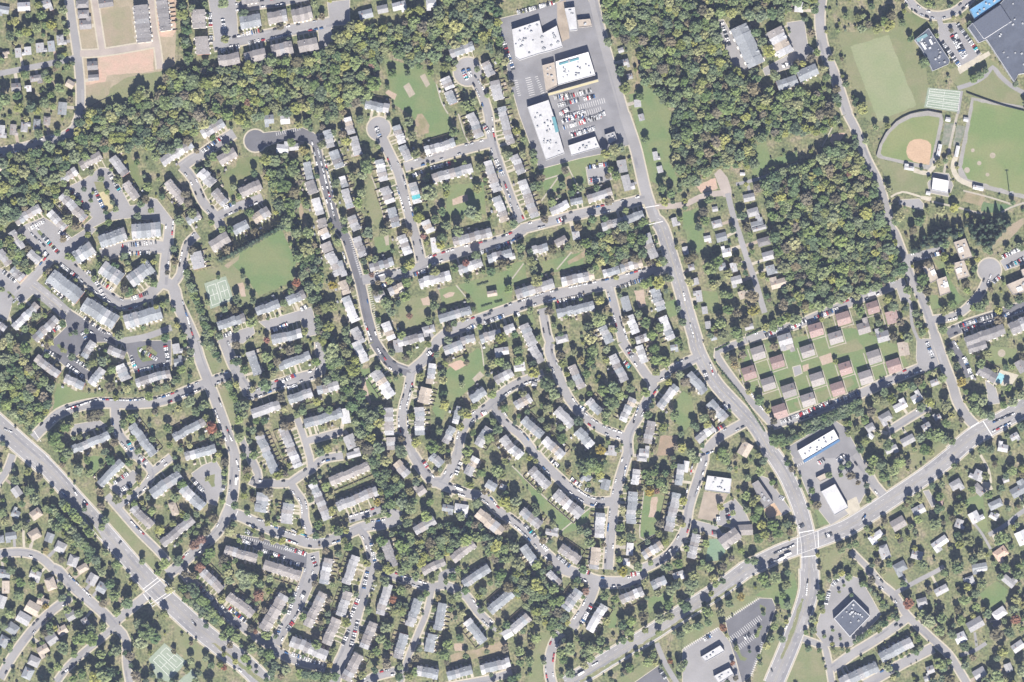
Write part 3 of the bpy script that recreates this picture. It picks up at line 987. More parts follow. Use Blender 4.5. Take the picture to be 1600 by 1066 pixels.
R 632 990 621 1028 15 5 u
R 692 942 684 984 14 6 u
R 676 990 670 1018 15 4 u
R 729 969 756 1003 14 5 u
R 765 955 800 925 15 6 u
R 724 913 765 887 14 6 u
R 562 1022 540 1062 17 6 b
R 651 1047 685 1053 16 4 u
R 699 1056 738 1046 14 6 u
R 751 1046 797 1034 15 7 u
H 793 990 16 14 -30 w
R 857 893 875 912 11 3 l
R 905 922 883 952 16 6 u
R 944 945 920 985 14 6 w
R 969 937 1004 922 14 5 l
R 1018 915 1040 905 14 3 u
H 1060 898 18 10 -20 w
R 800 985 826 962 15 5 l
F 5 w 1095 1026 1125 1008 1132 1017 1102 1034
F 5 w 1115 1056 1140 1043 1146 1053 1122 1068
F 7 d 1302 966 1333 936 1359 962 1327 995
R 1375 1028 1424 1002 17 7 u
R 1312 1067 1370 1040 17 8 u
H 1470 922 22 12 -28 l
H 1516 907 12 14 -20 w
H 1440 940 16 12 -15 l
H 1500 996 18 16 -25 w
H 1523 975 26 17 -30 l
H 1561 958 22 15 -35 w
H 1575 908 22 12 40 l
H 1590 1010 20 14 -35 w
H 1530 1052 20 16 -30 l
H 1575 1043 12 14 -20 l
H 1453 1046 12 12 -20 l
H 1533 889 16 8 -10 w
H 1448 1060 10 9 -20 l
A l 480 888 500 888 478 940 452 985 430 1008 420 1000 445 965 468 915
A m 990 1068 1030 1040 1046 1068
A m 1134 970 1187 935 1206 936 1212 950 1194 1002 1174 1054 1160 1068 1150 1030 1140 1000
A l 1067 1015 1122 981 1140 1003 1148 1030 1160 1068 1067 1070
A l 1280 965 1302 905 1322 898 1345 905 1376 960 1370 968 1330 1010 1290 1010 1275 990
A m 1548 971 1566 968 1556 985
G court 232 1030 257 1005 292 1034 264 1066 245 1060
G court 275 1068 300 1045 312 1068
G pool 70 905 80 903 81 910 72 912
G lightgrass 268 965 300 1000 340 1030 330 1050 300 1045 280 1015
G pinks 709 1006 724 1006 724 1017 711 1018
G dirt 704 1025 720 1018 745 1015 785 1000 795 1005 780 1020 740 1030 706 1036
G field 1012 935 1055 918 1050 938 1013 960
G field 951 958 965 951 962 981 951 981
G lightgrass 955 1068 1000 1040 1030 1025 1032 1036 990 1068
G median 1252 935 1256 936 1242 985 1223 1030 1219 1029 1237 980
G lightgrass 1246 1008 1262 1006 1280 1020 1294 1068 1228 1068
G field 1150 950 1200 918 1240 895 1246 920 1236 955 1212 948 1190 932
G lightgrass 1175 1068 1196 1005 1216 985 1222 1000 1195 1068
G field 1530 928 1558 908 1575 922 1570 943 1546 955
G lightgrass 1375 895 1395 890 1425 905 1410 920 1395 920
G lightgrass 1068 1012 1110 988 1130 972 1190 932 1160 930 1100 965 1068 990
G lightgrass 837 985 862 990 850 1020 846 1068 825 1068 830 1020
P l 14 1 83 888 92 892 113 916 142 941 167 963 180 978
P l 11 1 180 978 192 990 197 1001 198 1038 203 1068
P l 13 1 178 973 208 948 236 926
P l 10 1 178 980 160 996 133 1018 107 1041 88 1066
P l 12 1 110 932 103 938 78 957 50 985 20 1025 0 1060
P l 30 1 214 889 247 924 280 955 310 982 345 1010 385 1040 414 1070
P l 13 1 284 890 302 913 334 943 359 965 387 985 417 1005 439 1021 467 1033 509 1043
P l 16 1 430 1006 444 981 459 955 472 921 484 888
P l 17 1 582 884 570 921 558 955 550 988 538 1021 529 1040 522 1068
P l 12 1 585 888 600 893 633 906 675 918 691 914 725 928 746 955 768 977
P l 8 1 676 918 666 958 655 985 640 1021 631 1048 625 1068
P l 9 0 691 914 690 898 715 890
P l 12 1 565 1068 590 1056 618 1049
P l 10 1 690 1074 760 1062 800 1050
P l 16 1 874 884 882 890 908 898 933 908 967 910 997 905 1003 888
P l 15 1 928 908 928 918 917 946 903 968 893 981
P l 14 1 875 988 862 1015 858 1046 863 1070
P l 26 1 885 1070 933 1041 975 1015 1017 990 1067 957 1122 922 1164 891
P l 8 0 1026 1005 1040 1038 1058 1068
P l 30 1 1264 888 1264 921 1255 955 1242 988 1225 1030 1208 1070
P l 9 1 1255 998 1282 1008 1289 1012 1295 1038 1300 1070
P l 11 1 1355 886 1375 911 1398 931 1416 960 1440 983 1458 1000 1480 1020 1493 1038 1511 1068
P l 13 1 1416 966 1383 990 1350 1011 1333 1021 1300 1045
P l 14 1 1458 1012 1408 1038 1352 1070
P l 7 0 1400 926 1433 908 1466 891 1475 885
P l 4 0 1523 988 1526 1010
P l 6 0 1500 1024 1520 1018 1541 1005
T 140 981 14 d 127 995 12 g 145 996 12 g 120 968 10 d 153 981 9 d 222 966 14 d 215 981 12 d 230 984 14 g 243 981 10 d 222 1002 11 g 217 957 10 d 183 921 12 d 180 930 10 g 200 926 10 d 177 941 8 d 183 955 7 g 163 941 7 o 173 898 9 d 160 893 7 g 105 940 8 d 123 945 8 d 83 960 9 d 80 978 7 d 86 980 6 y 67 981 6 d 67 991 5 y 72 946 6 Y 97 923 7 d 115 1005 8 d 118 1020 7 g 92 1026 7 d 100 1010 10 g 93 1040 8 g 163 1003 10 d 160 1020 9 g 182 998 8 d 183 1015 9 g 140 1025 8 d 140 1040 7 y 128 1036 8 d 130 1051 8 g 115 1048 8 d 173 1035 10 d 160 1038 10 g 163 1055 12 g 150 1058 10 y 180 1055 12 d 197 1018 6 d 213 1043 8 d 227 1055 9 d 250 1055 5 d 70 1055 12 d 33 908 8 g 25 905 7 y 30 916 8 d 30 928 9 g 52 913 6 g 17 945 9 d 63 926 6 d 27 893 7 d 95 905 6 d 200 893 4 d 50 1021 6 d 7 965 7 d 7 976 6 g 22 991 5 d 20 1043 4 d
T 404 928 11 O 367 901 10 d 380 898 11 g 384 910 10 g 397 901 9 g 410 912 9 d 407 910 9 g 360 905 8 g 420 912 7 d 357 893 8 y 452 916 4 d 442 921 5 d 347 935 7 y 345 928 6 d 322 970 5 d 350 978 9 d 360 982 9 g 369 981 9 d 364 1001 7 d 360 1007 6 o 389 996 7 d 400 1000 9 d 412 1005 9 d 395 1011 9 g 384 1016 8 d 409 1015 8 g 420 1021 10 g 430 1026 8 d 409 1031 7 y 425 1038 8 d 437 1048 7 d 439 1056 6 o 447 1033 8 d 295 920 7 d 287 918 8 g 290 895 7 o 302 898 7 o 295 996 6 d 299 1004 4 o 322 1020 6 d 300 1021 7 d 299 1030 7 g 310 1041 6 d 330 1030 6 d 344 1031 6 d 350 1041 6 O 327 1058 10 d 305 1055 6 d 367 1026 5 d 350 1016 4 d 389 1040 5 d 400 1048 4 d 416 1056 4 d 269 1056 5 d 284 988 3 d 392 971 7 d 400 985 5 O 417 991 8 g 430 993 4 d 444 948 5 d 474 948 8 d 474 962 7 g 492 901 7 d 492 911 6 o 502 961 5 d 502 971 5 o 494 995 9 d 519 1008 6 d 515 1036 6 Y 512 951 5 d 519 905 5 d 509 1061 7 g
X 300 915 345 968 9 8 d
X 292 935 335 968 6 7 g
X 470 1050 525 1055 8 7 d
T 601 903 8 d 621 911 9 d 626 921 8 g 615 935 7 O 618 955 9 y 623 943 7 g 601 963 8 d 603 979 9 g 596 996 9 g 605 1005 8 g 588 1016 8 g 586 1035 7 d 605 1035 8 o 566 1043 7 d 575 938 9 d 575 951 7 g 565 985 6 d 541 960 8 d 556 921 5 d 540 918 7 d 656 923 7 d 665 918 6 d 686 920 7 d 685 933 5 Y 703 925 6 d 706 936 6 y 696 903 5 d 726 918 7 d 748 918 9 d 755 921 7 g 748 930 6 y 766 901 6 d 783 896 10 g 793 905 10 d 778 910 7 g 725 945 8 d 716 950 8 d 721 958 7 y 678 943 5 d 675 975 5 d 700 988 10 d 700 1005 9 g 693 1021 9 g 718 985 7 d 731 1006 7 d 728 1023 6 g 760 1010 5 d 765 988 8 d 751 946 6 d 778 971 7 d 790 965 7 d 780 983 6 y 788 1003 7 d 655 1005 6 d 650 1026 8 o 648 1038 7 d 626 1040 6 g 623 1055 7 d 640 1055 7 y 771 1061 6 d 793 1061 8 d 768 1001 6 y 675 906 5 y 611 970 5 d 650 898 9 g 628 891 8 g
T 838 911 11 y 865 918 8 g 897 905 6 d 913 913 5 d 915 923 6 O 833 981 9 d 837 995 8 g 813 1005 9 d 812 1016 8 g 830 1008 7 o 827 1030 5 d 880 1001 9 d 875 1018 9 g 890 1011 10 g 890 991 8 d 890 1038 9 d 880 1030 8 g 913 1038 7 y 913 1018 9 g 923 1013 9 g 923 1028 7 g 920 991 9 d 940 986 8 d 938 998 8 g 947 968 7 y 938 1010 5 d 948 1005 5 d 945 930 8 g 960 925 7 d 980 955 9 d 972 963 8 d 998 946 10 d 985 968 9 g 1005 961 9 o 1030 953 9 d 1043 943 7 d 1028 980 6 d 1045 961 8 y 988 985 7 d 973 991 6 d 985 996 6 y 1007 976 6 d 983 1030 8 d 1012 1020 9 d 1023 1026 6 d 1042 1010 9 d 1047 1031 5 O 1062 1030 8 d 1062 981 7 d 955 1055 5 d 972 1048 4 d 922 1065 5 d 1005 900 7 d 1007 908 6 y 973 891 8 Y 1027 918 6 d 1047 921 8 g 1057 913 8 g 1063 930 7 d 1048 910 6 d 810 1048 5 d 803 1061 9 d 827 1046 4 d
T 1200 895 12 d 1190 901 11 g 1210 901 10 g 1197 911 9 g 1227 901 8 d 1222 920 6 d 1214 936 7 d 1230 936 6 d 1215 946 5 o 1210 966 8 d 1210 977 7 g 1200 986 7 d 1195 996 7 d 1204 996 7 g 1197 1007 7 y 1140 933 9 d 1144 925 8 d 1155 920 7 d 1157 931 7 Y 1139 942 7 g 1122 943 7 d 1124 955 7 y 1105 953 9 g 1105 962 7 d 1082 970 10 d 1074 979 9 g 1070 971 8 d 1089 965 8 d 1127 970 6 d 1129 979 6 O 1110 925 5 d 1099 936 5 d 1117 901 7 d 1127 898 6 d 1084 898 12 d 1080 911 11 g 1070 933 9 d 1077 921 8 g 1192 953 4 d 1185 978 3 d 1180 988 3 d 1149 1005 5 d 1134 988 3 d 1170 1013 3 d 1144 1026 4 d 1144 1035 4 O 1149 1058 5 o 1135 1058 5 d 1169 1061 6 d 1187 1031 4 d 1069 1026 6 d 1285 926 5 d 1284 946 5 d 1272 963 5 d 1269 973 5 d 1269 983 6 g 1310 920 3 d 1317 910 3 d 1329 923 4 d 1287 988 4 d 1299 1000 4 d 1312 993 3 d 1300 980 3 d 1315 1008 4 d 1324 1015 4 g 1262 1006 5 d 1305 891 6 d 1324 891 7 d
X 1345 905 1385 945 7 4 d
X 1335 1000 1400 955 12 4.5 d
X 1368 1043 1440 1008 10 3 d
T 1346 900 7 d 1410 903 6 d 1416 923 8 d 1418 941 10 O 1440 945 12 d 1463 940 13 d 1475 940 11 d 1450 968 11 g 1440 958 8 g 1470 963 9 g 1466 983 9 g 1486 978 8 d 1471 983 7 d 1506 926 12 d 1505 936 9 g 1523 915 8 d 1541 903 12 d 1533 911 8 g 1521 936 9 d 1523 946 8 g 1541 946 8 d 1495 951 7 o 1500 958 7 d 1511 915 7 y 1581 938 9 d 1585 965 9 O 1598 943 7 Y 1596 930 7 d 1588 896 10 g 1561 891 6 d 1555 988 12 o 1558 1001 9 d 1575 986 9 g 1566 1015 9 y 1506 1010 8 g 1506 1028 7 d 1518 1018 6 d 1530 1063 6 d 1553 1035 11 d 1556 1055 12 g 1573 1035 7 d 1580 1055 10 d 1595 1025 10 d 1596 1046 10 g 1463 1015 11 d 1466 1035 11 g 1456 1038 7 d 1481 1048 9 d 1456 1055 8 d 1431 1061 6 d 1433 996 6 g 1426 983 5 d 1436 1005 5 d 1430 1013 5 d 1450 921 6 o 1400 956 6 d 1381 965 6 d 1371 975 6 d 1480 903 5 y
K 107 898 140 930 4 a
K 310 915 335 940 8 p
K 340 943 355 956 4 p
K 358 950 385 972 8 p
K 462 925 450 960 7 p
K 470 935 476 925 3 p
K 458 972 448 985 3 p
K 440 975 432 995 3 p
K 455 1022 510 1040 12 p
K 574 893 568 920 6 p
K 586 912 580 925 2 p
K 560 935 545 970 8 p
K 560 968 548 1012 8 p
K 545 985 534 1010 5 p
K 925 945 908 975 9 p
K 985 898 1000 895 3 p
K 912 892 922 896 3 p
K 1205 1045 1207 1050 1 a
K 1227 982 1229 978 1 a
K 1262 905 1260 930 3 a
K 1296 922 1290 945 4 p
K 1100 1000 1112 992 3 p
K 1163 997 1172 992 3 p
K 1392 935 1394 938 1 a
K 1398 978 1402 976 1 a
K 1300 915 1312 902 4 p
K 300 970 306 978 2 a
K 372 1046 378 1050 1 a
K 925 1040 935 1035 2 a
K 897 1057 903 1053 1 a
K 1030 1045 1040 1060 4 p
K 128 1030 95 1055 3 a
V 908 1052 1
W 22 236 70 226 118 208 132 180 180 166 222 140 262 128 268 108 330 104 380 104 440 92 500 84 520 60 536 44 560 40 640 36 690 20 700 -5 770 -5 778 20 780 60 792 110 790 85 760 70 740 62 700 76 680 100 640 98 600 88 585 110 590 130 570 160 530 175 520 190 480 178 420 178 400 185 372 195 352 180 318 200 300 218 255 242 230 235 196 232 172 238 150 238 120 255 92 280 96 300 76 330 50 322 20 345 -5 360 -5 250 12 248
W 940 -5 1280 -5 1278 20 1235 18 1222 30 1180 28 1150 24 1118 30 1128 66 1150 112 1178 118 1178 152 1192 148 1240 140 1290 150 1312 190 1290 205 1250 214 1200 212 1180 225 1176 270 1150 262 1120 262 1086 288 1062 300 1058 280 1036 230 1032 178 1025 150 1000 128 1002 100 985 60 960 60 945 30
W 1188 276 1245 262 1310 225 1335 230 1360 270 1375 310 1390 370 1405 400 1412 432 1370 450 1330 468 1284 478 1250 488 1225 455 1228 430 1212 405 1210 380 1205 350 1200 320 1190 300
W 284 0 293 0 294 60 298 95 290 104 286 60
W 910 372 930 366 945 352 1005 345 1005 400 968 412 928 418 915 405
W -5 530 40 536 50 565 73 585 87 602 80 635 73 648 45 672 30 660 -5 634
W 500 540 548 534 555 560 560 580 562 600 576 632 598 635 598 660 575 670 600 712 620 745 630 760 632 790 616 804 600 810 597 790 590 758 570 712 562 700 560 670 545 640 545 620 520 590 505 560
W 614 832 650 832 690 820 745 815 770 835 792 840 800 850 800 880 768 875 742 843 700 860 662 885 628 890 620 860
W 800 890 850 890 856 905 870 920 882 935 885 955 875 982 860 985 838 965 826 955 818 940 800 930
W 415 240 440 240 462 250 470 270 472 310 462 330 466 356 490 356 500 400 505 440 500 500 530 540 500 560 490 470 470 440 465 400 455 365 435 350 425 300 412 260
V2 1418 388 1440 370 1470 358 1570 340 1578 350 1575 378 1548 388 1525 380 1512 358 1470 382 1425 394
W 600 860 606 862 620 890 620 900 598 888
W -5 380 12 372 40 390 55 420 40 430 18 405 -5 395
W 70 780 150 862 162 900 150 885 120 850 95 830 75 812
D 5.4 5.9 teal 862 184 867 183 873 206 868 208
D 6.0 6.5 cream 856 147 934 125 935 128 857 150
D 7.0 7.6 teal 873 100 904 91 905 94 874 103
D 6.0 6.6 blue 1256 723 1312 689 1310 686 1254 720
D 8.0 9.0 white 1495 389 1502 386 1505 393 1497 396
D 8.0 9.0 white 1492 421 1499 418 1502 425 1494 428
D 8.0 9.0 white 1452 424 1458 421 1462 428 1455 431
D 8.0 9.0 white 1472 443 1479 440 1481 448 1474 450
D 8.0 9.0 white 1586 450 1594 447 1597 453 1589 456
D 7.0 7.5 tealdark 1430 62 1446 53 1449 57 1433 67
D 7.0 7.8 white 1437 68 1440 67 1447 77 1444 79
D 7.0 7.8 white 1450 63 1453 62 1457 70 1454 71
D 9.0 11.0 slate 1518 38 1561 9 1578 35 1536 62
N 1369 243 1374 226 1384 207 1400 190 1422 178 1450 173 1472 177
N 1510 145 1540 156 1570 166 1602 174
N 131 172 150 161 175 150
Z 1136 967 1186 935 5
Z 1141 1000 1190 964 9
Z 1154 1012 1181 992 8
Z 1174 1056 1192 1004 5
Z 1070 1013 1122 982 5
Z 806 126 812 152 5
Z 825 122 832 150 9
Z 838 120 850 150 5
Z 905 168 945 157 8
Z 880 188 940 170 8
Z 890 208 925 198 5
Z 432 210 470 201 5
Z 548 372 564 428 5
Z 575 445 596 534 5
Z 375 838 478 868 4
Z 405 862 470 884 4
Z 1460 70 1500 104 4
Z 1490 60 1508 92 8
Z 1496 40 1530 84 4
Z 106 556 138 578 4
Z 205 556 214 580 4
Z 1296 650 1240 685 4
Z 1246 728 1275 712 4
O teal 642 246 5 3.5
O teal 587 210 5 3.5
G grass 57 361 61 359 92 391 91 396 87 395
G grass 88 539 92 537 106 548 104 553 100 552
G grass 214 544 232 538 246 552 240 562 222 566 216 558
G grass 10 455 13 454 24 465 22 468
G grass 18 478 20 468 30 472 22 480
G grass 1186 944 1196 950 1196 960 1190 958
G grass 1180 990 1188 976 1191 979 1184 996 1178 998
G grass 1145 1005 1150 1002 1160 1026 1168 1028 1164 1033 1156 1032
G grass 1132 984 1135 983 1142 998 1139 1000
G median 128 799 134 803 152 828 160 842 150 836 138 818
G median 330 1004 337 1006 422 1070 412 1072
G median 905 1064 960 1031 1040 983 1110 939 1150 913 1152 916 1112 943 1042 987 962 1036 907 1068
G palefield 1328 72 1388 55 1432 165 1372 190
K 872 165 905 156 8 p
K 905 190 940 180 8 p
K 884 182 915 174 8 p
K 915 205 930 200 5 p
A l 38 352 68 340 80 347 112 372 140 354 150 358 125 385 140 400 110 420 60 395 30 362
K 108 296 130 320 6 p
K 149 298 163 328 7 p
K 170 270 188 300 5 p
K 45 358 70 345 5 p
K 66 368 92 396 7 p
K 92 362 108 374 4 p
D 9.0 9.6 white 1517.5 37.5 1518.7 36.7 1536.7 61.5 1535.5 62.3
D 9.0 9.6 white 1536 61 1578 34 1578.8 35.2 1536.8 62.4
"""
rec = {}
lastk = None
for line in DATA.strip().splitlines():
    t = line.split()
    if not t or t[0] == '#': continue
    rec.setdefault(t[0], []).append(t[1:])
fl = lambda a: [float(v) for v in a]
def pts(a): a = fl(a); return [(a[i], a[i+1]) for i in range(0, len(a)-1, 2)]

# ------------------------------------------------------------------ materials
MATS = {}
def mat(name, col, rough=0.85, scale=0.0, amp=0.0, rnd=0.0, scale2=0.0, amp2=0.0, spec=0.2, col2=None, metal=0.0):
    """procedural surface: base colour, two octaves of mottling, optional second colour, variation between objects"""
    if name in MATS: return MATS[name]
    m = bpy.data.materials.new(name); m.use_nodes = True; MATS[name] = m
    nt = m.node_tree; b = nt.nodes['Principled BSDF']
    b.inputs['Roughness'].default_value = rough; b.inputs['Specular IOR Level'].default_value = spec
    b.inputs['Metallic'].default_value = metal
    b.inputs['Base Color'].default_value = (*col, 1)
    if not (amp or amp2 or rnd or col2): return m
    L = nt.links.new
    geo = nt.nodes.new('ShaderNodeNewGeometry')
    c = nt.nodes.new('ShaderNodeRGB'); c.outputs[0].default_value = (*col, 1); cur = c.outputs[0]
    def noise(s, det=3):
        n = nt.nodes.new('ShaderNodeTexNoise'); n.inputs['Scale'].default_value = s; n.inputs['Detail'].default_value = det
        L(geo.outputs['Position'], n.inputs['Vector']); return n.outputs['Fac']
    def mul(cur, fac, lo, hi):
        mr = nt.nodes.new('ShaderNodeMapRange'); mr.inputs['From Min'].default_value = 0.3; mr.inputs['From Max'].default_value = 0.7
        mr.inputs['To Min'].default_value = lo; mr.inputs['To Max'].default_value = hi; L(fac, mr.inputs['Value'])
        v = nt.nodes.new('ShaderNodeVectorMath'); v.operation = 'SCALE'; L(cur, v.inputs[0]); L(mr.outputs[0], v.inputs['Scale']); return v.outputs[0]
    if col2:
        mx = nt.nodes.new('ShaderNodeMix'); mx.data_type = 'RGBA'
        rp = nt.nodes.new('ShaderNodeMapRange'); rp.inputs['From Min'].default_value = 0.4; rp.inputs['From Max'].default_value = 0.62
        L(noise(scale or 0.05, 5), rp.inputs['Value']); L(rp.outputs[0], mx.inputs['Factor'])
        L(cur, mx.inputs['A']); mx.inputs['B'].default_value = (*col2, 1); cur = mx.outputs['Result']
    elif amp: cur = mul(cur, noise(scale, 4), 1-amp, 1+amp)
    if amp2: cur = mul(cur, noise(scale2, 2), 1-amp2, 1+amp2)
    if rnd:
        oi = nt.nodes.new('ShaderNodeObjectInfo')
        mr = nt.nodes.new('ShaderNodeMapRange'); mr.inputs['To Min'].default_value = 1-rnd; mr.inputs['To Max'].default_value = 1+rnd
        L(oi.outputs['Random'], mr.inputs['Value'])
        v = nt.nodes.new('ShaderNodeVectorMath'); v.operation = 'SCALE'; L(cur, v.inputs[0]); L(mr.outputs[0], v.inputs['Scale']); cur = v.outputs[0]
    L(cur, b.inputs['Base Color'])
    return m

def yard_mat():
    m = bpy.data.materials.new('yard_turf'); m.use_nodes = True; MATS['yard'] = m
    nt = m.node_tree; L = nt.links.new; b = nt.nodes['Principled BSDF']; b.inputs['Roughness'].default_value = 0.95; b.inputs['Specular IOR Level'].default_value = 0.1
    geo = nt.nodes.new('ShaderNodeNewGeometry')
    def noise(s, det, off):
        mp = nt.nodes.new('ShaderNodeVectorMath'); mp.operation = 'ADD'; mp.inputs[1].default_value = (off, off*2, 0); L(geo.outputs['Position'], mp.inputs[0])
        n = nt.nodes.new('ShaderNodeTexNoise'); n.inputs['Scale'].default_value = s; n.inputs['Detail'].default_value = det; n.inputs['Roughness'].default_value = 0.6
        L(mp.outputs[0], n.inputs['Vector']); return n.outputs['Fac']
    def ramp(fac, stops):
        r = nt.nodes.new('ShaderNodeValToRGB'); L(fac, r.inputs[0]); e = r.color_ramp.elements
        e[0].position, e[0].color = stops[0][0], (*stops[0][1], 1); e[1].position, e[1].color = stops[-1][0], (*stops[-1][1], 1)
        for p, c in stops[1:-1]: n = e.new(p); n.color = (*c, 1)
        return r.outputs[0]
    a = ramp(noise(0.05, 6, 3), [(0.33, (.08, .1, .05)), (0.45, (.112, .128, .066)), (0.55, (.15, .15, .085)), (0.66, (.19, .168, .12))])
    c = ramp(noise(0.35, 3, 40), [(0.36, (.6, .62, .6)), (0.5, (.98, .98, .98)), (0.64, (1.35, 1.3, 1.25))])
    mx = nt.nodes.new('ShaderNodeMix'); mx.data_type = 'RGBA'; mx.blend_type = 'MULTIPLY'; mx.inputs['Factor'].default_value = 1
    L(a, mx.inputs['A']); L(c, mx.inputs['B']); L(mx.outputs['Result'], b.inputs['Base Color'])
    return m

yard_mat()
GC = {  # ground covers: colour, second colour, scale
 'grass': ('lawn', (0.104, 0.129, 0.058), (0.133, 0.141, 0.071), .06), 'field': ('lawn', (0.102, 0.146, 0.064), (0.134, 0.155, 0.075), .035),
 'lightgrass': ('lawn', (0.130, 0.148, 0.075), (0.160, 0.158, 0.092), .05), 'infield': ('ball_field_turf', (0.129, 0.162, 0.068), (0.158, 0.173, 0.081), .03),
 'field2': ('ball_field_turf', (0.116, 0.159, 0.066), (0.154, 0.170, 0.083), .025), 'darkfield': ('lawn', (0.075, 0.120, 0.062), (0.091, 0.133, 0.066), .05),
 'beige': ('bare_soil', (0.249, 0.212, 0.154), (0.212, 0.187, 0.129), .08), 'tan': ('bare_soil', (0.224, 0.187, 0.137), (0.187, 0.178, 0.112), .05),
 'pink': ('bare_soil', (.345, .245, .195), (.30, .235, .18), .07), 'pinks': ('play_area', (0.299, 0.241, 0.195), (0.274, 0.216, 0.166), .1),
 'sand': ('sand_court', (0.266, 0.237, 0.195), (0.241, 0.216, 0.166), .1), 'sandy': ('play_area', (0.332, 0.299, 0.170), (0.299, 0.257, 0.166), .1),
 'dirt': ('bare_soil', (0.224, 0.183, 0.129), (0.158, 0.149, 0.083), .08), 'orange': ('infield_clay', (.345, .25, .172), (.325, .235, .16), .1),
 'track': ('warning_track', (0.224, 0.216, 0.207), (0.199, 0.195, 0.178), .08), 'pen': ('bullpen_turf', (0.116, 0.137, 0.100), (0.183, 0.178, 0.149), .2),
 'median': ('lawn', (.13, .145, .075), (.16, .155, .09), .05), 'palefield': ('lawn', (.165, .192, .105), (.185, .2, .118), .03), 'court': ('sports_court', (.205, .238, .19), (.18, .22, .17), .05), 'court2': ('artificial_turf', (.125, .185, .125), (.135, .19, .128), .05),
 'pool': ('pool_water', (.17, .33, .37), (.19, .35, .39), .3), 'brown': ('bare_soil', (0.224, 0.170, 0.124), (0.191, 0.154, 0.108), .08)}
RC = {'l': ((.2, .197, .199), .03, .13), 'm': ((.104, .105, .114), .05, .13), 'a': ((.158, .158, .165), .05, .16), 'p': ((.26, .228, .205), .06, .12), 'x': ((.218, .216, .22), .1, .12), 'y': ((.165, .165, .173), .1, .14), 'z': ((.09, .091, .099), .1, .14),
      'c': ((.325, .30, .245), .15, .12), 's': ((.27, .25, .212), .15, .12), 't': ((.24, .205, .165), .1, .15)}
def ground_mat(kind, key):
    if kind == 'G':
        n, c1, c2, s = GC[key]; return mat('cover_'+key, c1, .95, s, .1, 0, .5, .1, .1, c2)
    c, s, a = RC[key]; return mat('paving_'+key, c, .9, s, a, 0, .6, .05, .2)

# ------------------------------------------------------------------ helpers
def link(o, parent=None):
    COL.objects.link(o)
    if parent is not None: o.parent = parent
    return o
def mesh(name, verts, faces, mats=(), mi=None, smooth=False):
    me = bpy.data.meshes.new(name); me.from_pydata([tuple(v) for v in verts], [], faces)
    for m in mats: me.materials.append(m)
    if mi is not None: me.polygons.foreach_set('material_index', mi)
    me.update(); return me
def obj(name, me, parent=None, loc=(0, 0, 0), rz=0.0, scl=(1, 1, 1), m=None):
    o = bpy.data.objects.new(name, me); o.location = loc; o.rotation_euler = (0, 0, rz); o.scale = scl
    link(o, parent)
    if m is not None:
        o.material_slots[0].link = 'OBJECT'; o.material_slots[0].material = m
    return o
def under(o, p):          # hang a piece on a part without moving it
    o.parent = p; o.matrix_parent_inverse = p.matrix_basis.inverted(); return o
def empty(name, loc, rz=0.0):
    o = bpy.data.objects.new(name, None); o.location = loc; o.rotation_euler = (0, 0, rz); o.empty_display_size = 1; link(o); return o
THINGS = []          # (object, description head, category, group, x, y) labelled at the end
def tag(o, head, cat, group, x, y, label=None):
    o['category'] = cat
    if group: o['group'] = group
    if label: o['label'] = label
    else: THINGS.append((o, head, x, y))
def inside(px, py, poly):
    x = np.asarray(px); y = np.asarray(py); r = np.zeros(x.shape, bool); n = len(poly)
    for i in range(n):
        x1, y1 = poly[i]; x2, y2 = poly[(i+1) % n]
        if y1 == y2: continue
        r ^= ((y1 > y) != (y2 > y)) & (x < (x2-x1)*(y-y1)/(y2-y1)+x1)
    return r
MW, MH = 1640, 1106        # one-unit survey masks with a margin of 20
M_ROAD = np.zeros((MH, MW), bool); M_BLD = M_ROAD.copy(); M_OPEN = M_ROAD.copy(); M_WOOD = M_ROAD.copy()
def burn(mask, poly):
    xs = [p[0] for p in poly]; ys = [p[1] for p in poly]
    x0, x1 = max(int(min(xs))+19, 0), min(int(max(xs))+22, MW); y0, y1 = max(int(min(ys))+19, 0), min(int(max(ys))+22, MH)
    if x1 <= x0 or y1 <= y0: return
    gx, gy = np.meshgrid(np.arange(x0, x1)-20+.5, np.arange(y0, y1)-20+.5)
    mask[y0:y1, x0:x1] |= inside(gx, gy, poly)
def at(mask, x, y):
    i, j = int(y)+20, int(x)+20
    return bool(mask[i, j]) if 0 <= i < MH and 0 <= j < MW else False
def rect(cx, cy, ux, uy, hl, hw):
    vx, vy = -uy, ux
    return [(cx+ux*a*hl+vx*b*hw, cy+uy*a*hl+vy*b*hw) for a, b in ((-1, -1), (1, -1), (1, 1), (-1, 1))]

# ------------------------------------------------------------------ the ground: every surface in one planar partition
SURF = []      # (rank, kind, key, objname, group index, polygon)
gi = 0
def catmull(p, step=7.0):
    out = []
    for i in range(len(p)-1):
        p0 = p[max(i-1, 0)]; p1 = p[i]; p2 = p[i+1]; p3 = p[min(i+2, len(p)-1)]
        n = max(1, int(math.dist(p1, p2)/step))
        for k in range(n):
            t = k/n
            out.append(tuple(.5*((2*p1[a])+(-p0[a]+p2[a])*t+(2*p0[a]-5*p1[a]+4*p2[a]-p3[a])*t*t+(-p0[a]+3*p1[a]-3*p2[a]+p3[a])*t**3) for a in (0, 1)))
    out.append(p[-1]); return out
def offset(line, d):
    o = []
    for i, p in enumerate(line):
        a = line[max(i-1, 0)]; b = line[min(i+1, len(line)-1)]
        dx, dy = b[0]-a[0], b[1]-a[1]; l = math.hypot(dx, dy) or 1
        o.append((p[0]-dy/l*d, p[1]+dx/l*d))
    return o
def strip(line, d0, d1, rank, kind, key, name, g):
    a, b = offset(line, d0), offset(line, d1)
    for i in range(len(line)-1): SURF.append((rank, kind, key, name, g, [a[i], a[i+1], b[i+1], b[i]]))
